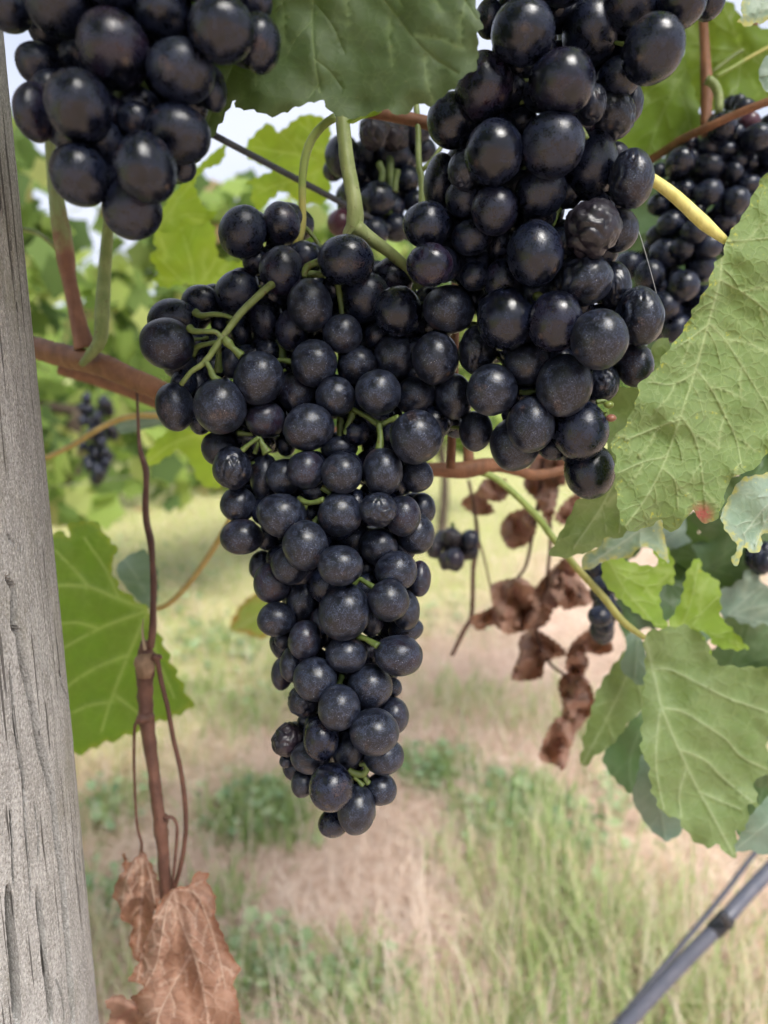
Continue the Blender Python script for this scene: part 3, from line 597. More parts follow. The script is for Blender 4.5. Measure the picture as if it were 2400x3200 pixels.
build_leaf('leaf', V1, 'd6', [(345, 270), (440, 268), (540, 300), (640, 312), (662, 300), (610, 170), (680, 175), (740, 260), (750, 405), (680, 430), (668, 500), (690, 610), (765, 750), (640, 655), (500, 560), (370, 440), (335, 370)],
     [[(370, 280), (470, 450), (600, 600), (740, 735)], [(400, 330), (560, 420), (740, 400)], [(420, 320), (560, 350), (690, 290)]], (0.345, 0.02, 0.02), LM_LIME, teeth=(38, 12), wpx=5, curl=0.007, label='bright lime leaf pointing down beside the brown stalk', seed=15, gap=60, reach=80)
build_leaf('leaf', V1, 'd6', [(890, 260), (920, 340), (1010, 410), (1020, 600), (1060, 650), (1175, 780), (1090, 795), (980, 765), (940, 700), (900, 690), (960, 800), (975, 860), (930, 900), (800, 780), (715, 665), (790, 500), (820, 350)],
     [[(720, 660), (830, 660), (940, 690), (1160, 775)], [(800, 640), (850, 500), (890, 300)], [(850, 655), (930, 560), (1010, 480)]], (0.355, 0.02, 0.0), LM_LIME, teeth=(40, 14), wpx=5.5, curl=0.008, label='bright lime leaf with a torn tip at the right', seed=16, gap=55, reach=80)
build_leaf('leaf', V1, 'd6', [(205, 1450), (215, 1380), (230, 1290), (270, 1150), (320, 1000), (440, 830), (520, 770), (600, 900), (590, 1100), (500, 1200), (400, 1330), (300, 1400), (240, 1465)],
     [[(540, 780), (430, 1050), (230, 1440)]], (0.41, 0, 0.02), LM_UNDER, teeth=(50, 12), wpx=6, curl=0.008, label='blurred grey green leaf left of the long drooping leaf', seed=17)
build_leaf('leaf', V1, 'd6', [(640, 1100), (560, 1150), (500, 1200), (340, 1400), (400, 1530), (500, 1620), (560, 1600), (640, 1400)], [[(600, 1150), (500, 1400), (500, 1600)]], (0.43, 0, 0.01), LM_SHADE, teeth=(40, 10), wpx=6, curl=0.008, label='dark shaded leaf under the long drooping leaf', seed=18)
build_leaf('leaf', V1, 'd6', [(505, 1640), (540, 1500), (570, 1390), (680, 1500), (760, 1700), (800, 1830), (710, 1895), (640, 1850), (590, 1800), (530, 1700)], [[(600, 1420), (660, 1650), (700, 1880)]], (0.40, 0, 0.01), LM_BLUE, teeth=(46, 8), wpx=5, curl=0.008, label='bluish leaf edge hanging below the long drooping leaf', seed=19)
build_leaf('leaf', V1, 'd6', [(1080, 1960), (1130, 1860), (1180, 1760), (1290, 1640), (1450, 1560), (1560, 1700), (1450, 1930), (1290, 1975), (1180, 1950)], [[(1450, 1650), (1280, 1800), (1120, 1930)]], (0.37, 0, 0.01), LM_BLUE, teeth=(46, 10), wpx=5, curl=0.008, label='bluish leaf at the right border above the grey pipe', seed=20)
build_leaf('leaf', V1, 'd6', [(560, 720), (480, 700), (470, 800), (440, 900), (560, 1000), (600, 900)], [[(540, 720), (520, 980)]], (0.40, 0, 0.01), LM_BLUE, teeth=(40, 6), wpx=4, curl=0.006, label='small bluish leaf where the stalk meets the drooping leaf', seed=21)
build_leaf('leaf', V1, 'd4', [(1000, 1760), (1060, 1690), (1160, 1670), (1300, 1640), (1420, 1760), (1380, 1960), (1250, 2020), (1191, 1985), (1160, 1990), (1155, 2070), (1110, 2092), (1062, 2062), (1040, 2135), (1010, 2162), (998, 2110), (1030, 2060), (960, 1960), (940, 1890), (970, 1820)],
     [[(1350, 1700), (1200, 1820), (1060, 1990)], [(1250, 1780), (1180, 1920), (1120, 2060)]], (0.262, 0.01, 0.0), LM_BLUEY, spacing=13, teeth=(36, 9), wpx=5, curl=0.005, gap=50, reach=80, label='bluish leaf with yellow blotches under the felted leaf', seed=22)
build_leaf('leaf', V1, 'd4', [(205, 2105), (300, 2050), (330, 1990), (420, 1960), (470, 1880), (600, 1860), (640, 2000), (660, 2140), (560, 2060), (490, 2070), (470, 2110), (330, 2130), (260, 2170), (210, 2180)], [[(600, 1880), (450, 2010), (250, 2140)]], (0.325, 0, 0), LM_BLUEY, teeth=(40, 8), wpx=5, curl=0.006, label='bluish leaf with yellow edge below the felted leaf', seed=23)
# shaded leaves filling the gap behind, deep in the row
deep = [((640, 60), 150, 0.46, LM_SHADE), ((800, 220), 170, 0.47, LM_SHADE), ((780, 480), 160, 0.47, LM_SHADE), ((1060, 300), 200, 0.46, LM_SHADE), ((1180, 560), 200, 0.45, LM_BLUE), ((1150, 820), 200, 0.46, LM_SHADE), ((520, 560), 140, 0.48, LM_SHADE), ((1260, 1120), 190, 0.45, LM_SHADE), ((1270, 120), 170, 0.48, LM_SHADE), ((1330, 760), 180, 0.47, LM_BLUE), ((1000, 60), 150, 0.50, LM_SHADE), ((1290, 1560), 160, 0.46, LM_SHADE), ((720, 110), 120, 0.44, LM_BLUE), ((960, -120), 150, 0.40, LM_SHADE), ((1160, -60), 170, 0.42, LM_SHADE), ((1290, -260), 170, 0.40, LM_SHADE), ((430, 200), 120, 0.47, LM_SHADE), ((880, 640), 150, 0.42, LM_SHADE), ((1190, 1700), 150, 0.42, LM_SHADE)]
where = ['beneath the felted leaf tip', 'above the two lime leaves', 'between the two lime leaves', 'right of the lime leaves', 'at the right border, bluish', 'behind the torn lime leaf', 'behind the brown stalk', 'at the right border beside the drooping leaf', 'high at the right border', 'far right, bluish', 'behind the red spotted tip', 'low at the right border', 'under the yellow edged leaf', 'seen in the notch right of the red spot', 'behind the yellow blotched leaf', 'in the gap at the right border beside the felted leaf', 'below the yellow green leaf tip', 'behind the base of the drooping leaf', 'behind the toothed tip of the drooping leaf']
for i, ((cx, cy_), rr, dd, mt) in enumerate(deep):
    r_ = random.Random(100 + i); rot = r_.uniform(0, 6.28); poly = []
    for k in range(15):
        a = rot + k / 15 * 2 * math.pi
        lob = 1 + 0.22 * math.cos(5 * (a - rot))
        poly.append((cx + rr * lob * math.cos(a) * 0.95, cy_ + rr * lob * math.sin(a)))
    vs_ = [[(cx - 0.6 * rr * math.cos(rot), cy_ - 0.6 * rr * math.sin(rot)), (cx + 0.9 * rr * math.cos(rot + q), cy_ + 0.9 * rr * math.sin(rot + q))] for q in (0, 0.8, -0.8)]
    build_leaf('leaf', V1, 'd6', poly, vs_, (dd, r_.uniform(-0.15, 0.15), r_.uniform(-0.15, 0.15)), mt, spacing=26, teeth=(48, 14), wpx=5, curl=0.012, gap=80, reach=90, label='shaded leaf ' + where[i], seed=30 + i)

# ---- third vine: leaves low on the left behind the post
V2 = thing('grapevine', (-0.25, 0.75, 0.0), 'grapevine behind the post with the broad olive leaf at the left', 'grapevine')
LF_M = build_leaf('leaf', V2, 'd2', [(400, 783), (450, 800), (515, 783), (590, 830), (625, 900), (672, 930), (660, 1010), (640, 1060), (700, 1180), (790, 1250), (862, 1300), (900, 1400), (1000, 1620), (1060, 1750), (1112, 1850), (1060, 1890), (960, 1930), (880, 1960), (770, 2015), (600, 2070), (430, 2140), (300, 2100), (180, 1850), (130, 1400), (200, 1050), (260, 900), (310, 855), (345, 850), (392, 872)],
     [[(862, 1302), (680, 1235), (510, 1168), (330, 1160), (200, 1180)], [(862, 1302), (720, 1350), (570, 1410), (350, 1530), (200, 1640)], [(855, 1305), (740, 1560), (640, 1820), (585, 2000)], [(680, 1225), (610, 1070), (490, 890)], [(510, 1165), (420, 1060), (320, 960)], [(570, 1410), (450, 1375), (330, 1378)], [(740, 1560), (560, 1630), (390, 1740), (280, 1850)], [(640, 1830), (520, 1850), (400, 1900)], [(655, 1790), (730, 1840), (790, 1890)], [(860, 1310), (900, 1550), (1000, 1800)]],
     (0.44, 0.02, 0.03), LM_OLIVE, spacing=18, teeth=(56, 20), wpx=10, curl=0.008, ridge=0.001, gap=None, reach=130, label='broad olive green leaf with yellow veins beside the post', seed=50)
ptube('petiole', LF_M, 'd2', [(868, 1302), (960, 1272), (1060, 1180), (1160, 1050), (1270, 880), (1400, 640)], [0.43, 0.42], [14, 17, 18, 18], SM_OCHRE, seg=12)
build_leaf('leaf', V2, 'd2', [(668, 1075), (720, 1000), (830, 955), (900, 1050), (910, 1200), (890, 1290), (830, 1275), (740, 1190)], [[(880, 1280), (780, 1100), (720, 1020)]], (0.47, 0, 0), LM_BLUE, teeth=(44, 7), wpx=5, curl=0.006, label='pale bluish leaf behind the dried twisted tendril', seed=51)
ptube('petiole', V2, 'd2', [(150, 460), (262, 425), (420, 350), (600, 240), (750, 187), (920, 183), (1150, 200)], 0.47, [14, 15, 17, 18, 16], SM_OCHRE, seg=12)
build_leaf('leaf', V2, 'd2', [(665, 255), (700, 205), (800, 165), (910, 150), (1050, 165), (1060, 230), (900, 245), (780, 275), (700, 285)], [[(1030, 190), (700, 250)]], (0.52, 0, 0), LM_BLUE, teeth=(44, 6), wpx=4, curl=0.006, label='pale leaf seen edge on below the thick cane', seed=52)
build_leaf('leaf', V2, 'd2', [(840, 430), (860, 380), (940, 290), (1040, 265), (1180, 270), (1300, 320), (1330, 500), (1250, 600), (1150, 570), (1110, 480), (1040, 380), (960, 420), (870, 475)], [[(1150, 290), (1000, 340), (860, 440)], [(1150, 290), (1220, 450), (1240, 570)]], (0.52, 0, 0.02), LM_BACKLIT, teeth=(44, 12), wpx=5, curl=0.01, label='lime leaf hanging left of the long bunch', seed=53)

LM_TURN = leaf_mat('leaf_turning', (0.22, 0.30, 0.05), (0.32, 0.38, 0.10), (0.42, 0.44, 0.16), 0.35, (0.50, 0.60, 0.08), 0.55, retic=0.1, blotch=(0.42, 0.10, 0.03), blotch_amt=0.10, edgecol=(0.42, 0.12, 0.04))
build_leaf('leaf', V2, 'c7', [(260, 1400), (250, 1340), (290, 1260), (360, 1180), (450, 1140), (560, 1180), (580, 1320), (540, 1400), (450, 1445), (380, 1425), (320, 1400)], [[(560, 1200), (420, 1300), (290, 1380)]], (0.85, 0.1, 0.05), LM_TURN, spacing=16, teeth=(34, 10), wpx=5, curl=0.02, label='blurred leaf with red edge low behind the long bunch', seed=55, gap=50, reach=60)
# ================================================================== GRAPE BUNCHES
def berry_mesh(name, seed, kind):
    r = random.Random(seed)
    import bmesh
    bm = bmesh.new()
    sub = {'p': 4, 'w': 5, 'x': 5}[kind]
    bmesh.ops.create_icosphere(bm, subdivisions=sub, radius=1.0)
    sd = Vector((r.uniform(-0.75, 0.75), r.uniform(-0.8, 0.1), r.uniform(-0.95, -0.25))).normalized()
    so = r.uniform(0, 90); sc = []
    axis = Vector((r.uniform(-1, 1), r.uniform(-0.3, 0.3), r.uniform(-1, 1))).normalized()
    for v in bm.verts:
        p = v.co.copy(); q = p + Vector((so, so * 0.7, 0))
        k = 1.0 + 0.055 * mnoise.noise(q * 0.9) + 0.014 * mnoise.noise(q * 2.6)
        if kind == 'w':
            m = min(1.0, max(0.0, 0.55 + 0.9 * mnoise.noise(q * 0.9 + Vector((5, 1, 2))) + 0.25 * p.dot(axis)))
            rid = abs(mnoise.noise(Vector((q.x * 2.6, q.y * 2.6, q.z * 1.5)) + 0.5 * Vector((mnoise.noise(q * 2), mnoise.noise(q * 2 + Vector((9, 0, 0))), 0))))
            fin = abs(mnoise.noise(Vector((q.x * 7, q.y * 7, q.z * 4))))
            k -= m * (0.085 * (1 - min(1, rid * 3.2)) + 0.022 * (1 - min(1, fin * 3.0)))
        if kind == 'x':
            wv = Vector((mnoise.noise(q * 1.6), mnoise.noise(q * 1.6 + Vector((7, 0, 0))), mnoise.noise(q * 1.6 + Vector((0, 7, 0)))))
            rid = abs(mnoise.noise(q * 1.25 + wv * 0.5)); rid2 = abs(mnoise.noise(q * 2.9 + wv * 0.6)); fin = abs(mnoise.noise(q * 7))
            k += 0.04 - 0.20 * (1 - min(1, rid * 1.7)) ** 2 * (0.35 + 0.65 * min(1, max(0, 0.5 + 1.4 * mnoise.noise(q * 0.7)))) - 0.045 * (1 - min(1, rid2 * 2.2)) ** 2 - 0.012 * (1 - min(1, fin * 3)) + 0.12 * mnoise.noise(q * 1.1)
        dt = p.dot(sd); s_ = 0.0
        if dt > 0.93:
            a = math.acos(min(1, dt))
            s_ = math.exp(-(a / 0.075) ** 2); k += 0.012 * s_ - 0.012 * math.exp(-(a / 0.16) ** 2)
        sc.append(s_); v.co = p * k
    me = bpy.data.meshes.new(name); bm.to_mesh(me); bm.free()
    me.polygons.foreach_set('use_smooth', [True] * len(me.polygons)); fattr(me, 'scar', sc)
    return me
BM = {k: [berry_mesh('berry_' + k, 17 * i + 3 * ord(k), k) for i in range(n)] for k, n in (('p', 9), ('w', 5), ('x', 4))}
MESHMAT = {}
def mesh_with(kind, i, mat):
    key = (kind, i, mat.name)
    if key not in MESHMAT:
        me = BM[kind][i].copy(); me.materials.clear(); me.materials.append(mat); MESHMAT[key] = me
    return MESHMAT[key]
_pc = [(0, 0, 0), (0.03, 0.01, 0.3), (0.05, -0.01, 0.6), (0.0, 0.0, 1.0)]
PEDM = tube_mesh('pedicel', [np.array(p) for p in _pc], [0.17, 0.12, 0.10, 0.11], n=7, seg=7); PEDM.materials.append(SM_PED)

def B(c, rows):
    """rows: (x, y, rx, ry, layer[, flags[, tilt]]) in crop pixels -> full-photo pixels"""
    ox, oy, s = CROPS[c]; out = []
    for r in rows:
        x, y, rx, ry, ly = r[:5]; fl = r[5] if len(r) > 5 else ''; tl = r[6] if len(r) > 6 else 0
        out.append([ox + x / s, oy + y / s, rx / s * 1.035, ry / s * 1.035, ly, fl, tl])
    return out
MAIN = B('c5', [(595, 207, 118, 138, 2, 'd', -28), (795, 166, 97, 112, 2, 'd', 8), (798, 408, 116, 130, 1, 'd'), (945, 345, 78, 78, 3.4, 'd'), (1130, 355, 143, 132, 0, 'g'), (590, 475, 85, 78, 4, 'd'), (567, 522, 116, 110, 2, 'd', 20),
    (378, 575, 103, 90, 3, 'd'), (235, 668, 132, 110, 2, 'd'), (203, 787, 142, 131, 0.3), (270, 895, 90, 78, 3), (243, 1115, 100, 125, 1), (478, 1113, 135, 142, 0), (375, 1188, 62, 70, 3), (368, 1000, 60, 80, 3.5, 'd'), (680, 968, 130, 136, 0),
    (711, 1178, 100, 96, 1.2), (535, 885, 60, 80, 3.2), (640, 850, 95, 60, 4, 'd'), (716, 662, 88, 128, 3, 'd', 10), (853, 716, 88, 108, 3, 'd'), (590, 722, 56, 80, 4, 'd'), (470, 690, 40, 55, 4.4, 'd'), (943, 590, 115, 137, 1, ''), (1058, 530, 60, 80, 4, 'd'),
    (1111, 735, 101, 103, 1.1), (965, 889, 118, 122, 1), (1191, 900, 106, 98, 2), (1235, 552, 123, 130, 2, 'd'), (1372, 450, 105, 110, 3.4, 'd'), (1396, 618, 123, 132, 0.2, 'g'), (1388, 852, 110, 116, 2), (1296, 1038, 117, 118, 0), (1075, 1062, 101, 103, 0.9),
    (884, 1040, 108, 108, 2.2), (1490, 1055, 105, 96, 2, '', 15), (936, 1220, 130, 118, 0, '', 12), (1492, 1272, 132, 138, -0.6), (1180, 1245, 52, 68, 4, 'd'), (475, 1330, 95, 90, 3), (1255, 700, 72, 70, 4.2, 'd'), (1285, 1245, 50, 58, 4.6, 'd'), (820, 1310, 50, 60, 3.6),
    (800, 830, 50, 60, 5, 'd'), (1010, 800, 60, 70, 4.6, 'd'), (690, 1300, 70, 60, 4.8, 'd')]) + \
  B('c6', [(335, 608, 133, 127, 1), (265, 863, 118, 136, 1), (362, 1062, 97, 117, 1.6), (335, 1190, 65, 50, 3), (475, 1240, 85, 105, 1.6)]) + \
  B('c7', [(260, 337, 126, 137, 1, 'w'), (472, 396, 96, 149, 2), (595, 394, 115, 118, 1.4), (738, 348, 120, 123, 0.4), (970, 370, 131, 134, 0.1), (1235, 362, 128, 155, 0.2), (950, 205, 120, 85, 2.4), (1455, 390, 107, 105, 1.6), (300, 574, 115, 112, 2), (447, 560, 52, 64, 3),
    (322, 785, 138, 112, 2), (485, 790, 78, 80, 3.2), (579, 641, 160, 140, 0, '', -14), (957, 636, 140, 141, -0.1), (1205, 610, 120, 112, 1, 'w'), (1365, 647, 114, 131, 1.2), (1490, 602, 86, 102, 2.2), (1452, 764, 117, 130, 1.8), (735, 840, 145, 159, 0), (1054, 790, 114, 103, 1.0),
    (1208, 846, 120, 121, 1), (960, 969, 145, 131, 0), (634, 963, 121, 125, 1), (453, 972, 82, 98, 3), (524, 1080, 124, 131, 1.4), (1322, 1003, 135, 127, 1.0, '', 10), (1474, 1055, 73, 115, 2), (833, 1102, 96, 114, 2), (718, 1198, 110, 132, 2), (989, 1271, 165, 183, -0.5), (1272, 1196, 132, 134, 0.5),
    (1385, 1257, 90, 127, 1.6), (547, 1317, 123, 110, 2), (1158, 1332, 78, 94, 2), (832, 1337, 64, 100, 1.5), (732, 1453, 106, 127, 1), (1000, 1545, 132, 120, 0.1), (1385, 1382, 112, 83, 2.1), (1336, 1549, 156, 131, -0.2), (592, 1455, 58, 52, 3), (1100, 1150, 60, 60, 4), (880, 1450, 60, 60, 3.5), (1180, 1500, 70, 80, 4)]) + \
  B('c8', [(452, 209, 107, 153, 1.8), (366, 284, 95, 145, 2.6), (649, 338, 186, 188, 0), (1120, 401, 191, 196, 0.6), (1312, 412, 86, 88, 2.4), (547, 520, 133, 145, 1.5, 'w'), (856, 585, 179, 200, 0), (1328, 656, 129, 159, 1.6), (1158, 795, 210, 206, -0.1), (590, 690, 95, 68, 2.8), (412, 862, 142, 148, 1.6, 'x'),
    (402, 1045, 62, 62, 2.6), (702, 850, 152, 185, 0.2, 'g'), (609, 1014, 167, 147, 1), (938, 953, 132, 166, 1.1), (1237, 1004, 177, 158, 1), (541, 1238, 98, 123, 2), (788, 1271, 187, 212, 0, 'g'), (1216, 1290, 136, 141, 1.2), (1006, 1463, 161, 215, 0.4, '', -6), (807, 1582, 131, 125, 1.8, 'g')])
RIGHT = B('c3', [(615, 190, 181, 198, 0, 'g'), (840, 478, 190, 206, -0.2, 'g'), (390, 500, 162, 200, 1, 'g'), (207, 697, 139, 166, 2, 'g'), (450, 880, 167, 190, 1, 'g'), (785, 836, 181, 198, 0, 'd'), (1120, 670, 145, 150, 2, 'w'), (1225, 590, 85, 128, 3, 'w'), (1012, 603, 86, 120, 1.6, 'w'),
    (1010, 955, 152, 200, 1, 'd'), (1238, 1032, 132, 175, 1, 'w'), (1366, 289, 181, 204, 0.4, 'g'), (1005, 180, 162, 206, 1.6, 'd'), (1240, 20, 165, 168, 0.8, 'd'), (1530, 30, 140, 138, 0.6, 'g'), (1690, 20, 90, 100, 1.2, 'g'), (138, 1050, 92, 162, 2.2, 'd'), (292, 982, 107, 123, 1.6, 'w'), (288, 1142, 118, 120, 2.2, 'd'),
    (452, 1212, 131, 148, 0.5, 'd'), (716, 1110, 147, 150, 1, 'd'), (1012, 1320, 163, 170, -0.2, 'x'), (1168, 1330, 113, 126, 1.4, ''), (1070, 1160, 60, 60, 2.6, 'd'), (420, 110, 80, 120, 3, 'd'), (560, 560, 90, 110, 3.5, 'd'), (850, -140, 170, 170, 1.2, 'd'), (600, -190, 170, 180, 1.2, 'd'), (660, 1000, 80, 90, 3.6, 'd')]) + \
  B('c6', [(222, 172, 122, 126, 1, 'g'), (237, 378, 117, 112, 1, 'g'), (455, 235, 104, 96, 2, 'd'), (460, 400, 110, 116, 2.2, 'd'), (595, 265, 60, 90, 3, 'd'), (782, 324, 142, 172, 0, 'g'), (612, 458, 92, 110, 2, 'd'), (1035, 455, 150, 138, 0.1, 'w'), (1194, 490, 88, 122, 1.2, 'w'), (1323, 646, 128, 153, 0.6, 'w'),
    (632, 660, 148, 161, 0, 'g'), (888, 675, 141, 155, 0, 'g'), (1115, 765, 147, 157, -0.1), (480, 822, 95, 123, 2.4, 'w'), (745, 892, 124, 112, 1), (932, 1006, 145, 158, -0.5), (1140, 988, 80, 98, 1.2, 'w'), (1300, 898, 96, 113, 1.6), (559, 1026, 129, 131, 0.4), (760, 1208, 122, 143, 0.3), (676, 1308, 126, 138, 1),
    (873, 1328, 74, 62, 2, 'd'), (1015, 1237, 145, 153, 0.5, 'g'), (1065, 1447, 132, 141, 1, 'g'), (465, 555, 60, 80, 3.2, 'd'), (860, 520, 60, 60, 3.4, 'd'), (1000, 620, 70, 60, 3.2, 'd'), (660, 860, 60, 60, 3.5, 'd')])
LEFT = B('c1', [(50, 60, 140, 125, 2, 'd'), (340, 45, 192, 168, 1, 'd'), (655, 288, 215, 232, 0, 'g'), (225, 375, 138, 130, 2, 'd'), (455, 617, 198, 218, 0, 'g'), (200, 648, 124, 172, 1, 'd'), (930, 70, 165, 165, 1.5, 'd'), (1280, 170, 188, 195, 0, 'g'), (1492, 252, 126, 178, 1, 'g'), (1480, 20, 88, 95, 2.2, 'd'),
    (1043, 412, 194, 190, 0.5, 'd'), (1222, 510, 84, 140, 2, 'd'), (1026, 772, 188, 174, 0.6, 'd'), (460, 1010, 175, 184, 0, 'g'), (838, 970, 180, 204, -0.1, 'g'), (764, 1212, 171, 174, 1, 'd'), (1055, 968, 76, 84, 2.2, 'd'), (640, -110, 190, 180, 0.8, 'd'), (1180, -160, 180, 170, 1, 'd'), (680, 600, 60, 110, 3, 'd')])
FAR = B('c4', [(985, 1098, 132, 130, 0, 'g'), (1212, 1065, 105, 98, 1.2, 'r'), (1180, 925, 92, 76, 2, 'd'), (1290, 1190, 142, 128, 0.2, 'd'), (700, 1245, 82, 78, 1.8, 'g'), (620, 1400, 131, 130, 0.2, 'g'), (866, 1445, 137, 118, 0.9, 'd'), (1015, 1310, 110, 82, 1.4, 'd'), (1080, 1490, 90, 92, 1, 'd'), (1230, 1410, 84, 82, 1.8, 'd'), (870, 1662, 131, 120, 0, 'd'),
    (660, 1650, 102, 98, 1.2, 'd'), (1098, 1735, 132, 126, 0, 'd'), (1215, 1600, 112, 92, 1.1, 'd'), (545, 1930, 122, 112, 1, 'd'), (745, 2000, 124, 112, 0.7, 'd'), (1000, 1920, 112, 90, 1.1, 'd'), (430, 1765, 92, 92, 1.8, 'd'), (430, 1480, 70, 70, 2, 'd'), (860, 2130, 130, 112, 1, 'd'), (1400, 1080, 90, 100, 1.4, 'd'), (1430, 1330, 120, 110, 1, 'd'), (1360, 1560, 110, 110, 1.6, 'd'),
    (1300, 1850, 120, 120, 1.6, 'd'), (640, 2140, 110, 110, 1.2, 'd'), (430, 2040, 100, 100, 1.8, 'd'), (1080, 2100, 110, 110, 1.6, 'd'), (520, 1640, 90, 90, 2.4, 'd'), (760, 1830, 80, 80, 2.2, 'd'), (980, 1600, 80, 80, 2.4, 'd')]) + \
  B('d4', [(740, 670, 88, 84, 0, 'd'), (560, 610, 82, 80, 1.4, 'd'), (640, 775, 84, 80, 1.2, 'd'), (835, 570, 84, 82, 1.4, 'd'), (700, 895, 84, 80, 1.4, 'd'), (545, 760, 80, 78, 2, 'd'), (850, 745, 80, 80, 1.6, 'd'), (640, 500, 84, 80, 1.6, 'd'), (450, 560, 78, 76, 2.2, 'd'), (780, 830, 78, 74, 2, 'd'), (600, 890, 76, 70, 2.2, 'd'), (740, 490, 76, 70, 2.2, 'd')])
BACK = B('c2', [(975, 600, 112, 142, 1, 'd'), (915, 690, 66, 72, 1.6, 'd'), (1203, 875, 112, 112, 0, 'd'), (965, 1030, 88, 88, 1, 'r'), (1180, 440, 96, 122, 0.4, 'x'), (1310, 460, 100, 110, 0.6, 'x'), (1310, 590, 112, 100, 1, 'd'), (1110, 590, 90, 90, 1.6, 'd'), (1450, 440, 95, 95, 1.2, 'd'), (1500, 560, 82, 82, 1.4, 'd'), (1320, 1060, 95, 92, 1.2, 'd'), (1180, 1090, 92, 100, 1, 'd'),
    (1400, 750, 76, 92, 1.8, 'd'), (1030, 830, 70, 84, 1.8, 'd'), (1230, 700, 80, 80, 2.2, 'd'), (1450, 900, 80, 85, 2, 'd'), (1100, 750, 80, 80, 2.4, 'd'), (1330, 840, 70, 70, 2.4, 'd'), (1440, 1060, 84, 84, 1.8, 'd')])

def solve_depth(rows, base, step=0.0062, iters=220, sq=0.90):
    A = np.array([[r[0], r[1], (r[2] + r[3]) / 2, r[4]] for r in rows], float)
    x, y, rp_, ly = A.T
    d = np.array([base(a, b) for a, b in zip(x, y)]) + ly * step
    n = len(d); I, J = np.triu_indices(n, 1)
    order = np.where(ly[I] != ly[J], np.sign(ly[J] - ly[I]), np.where(y[J] > y[I], -1, 1))
    d0 = d.copy()
    for it in range(iters):
        lx = x * d / F; lyy = y * d / F; r = rp_ * d / F
        lat2 = ((x[I] - x[J]) / F * (d[I] + d[J]) / 2) ** 2 + ((y[I] - y[J]) / F * (d[I] + d[J]) / 2) ** 2
        need2 = (sq * (r[I] + r[J])) ** 2 - lat2
        need = np.sqrt(np.clip(need2, 0, None)); cur = (d[J] - d[I]) * order
        dl = np.clip(need - cur, 0, 0.004) * (need2 > 0)
        mv = np.zeros(n); np.add.at(mv, I, -order * dl * 0.25); np.add.at(mv, J, order * dl * 0.25)
        d = d + np.clip(mv, -0.002, 0.002) + 0.01 * (d0 - d)
    return d
COUNT = {}
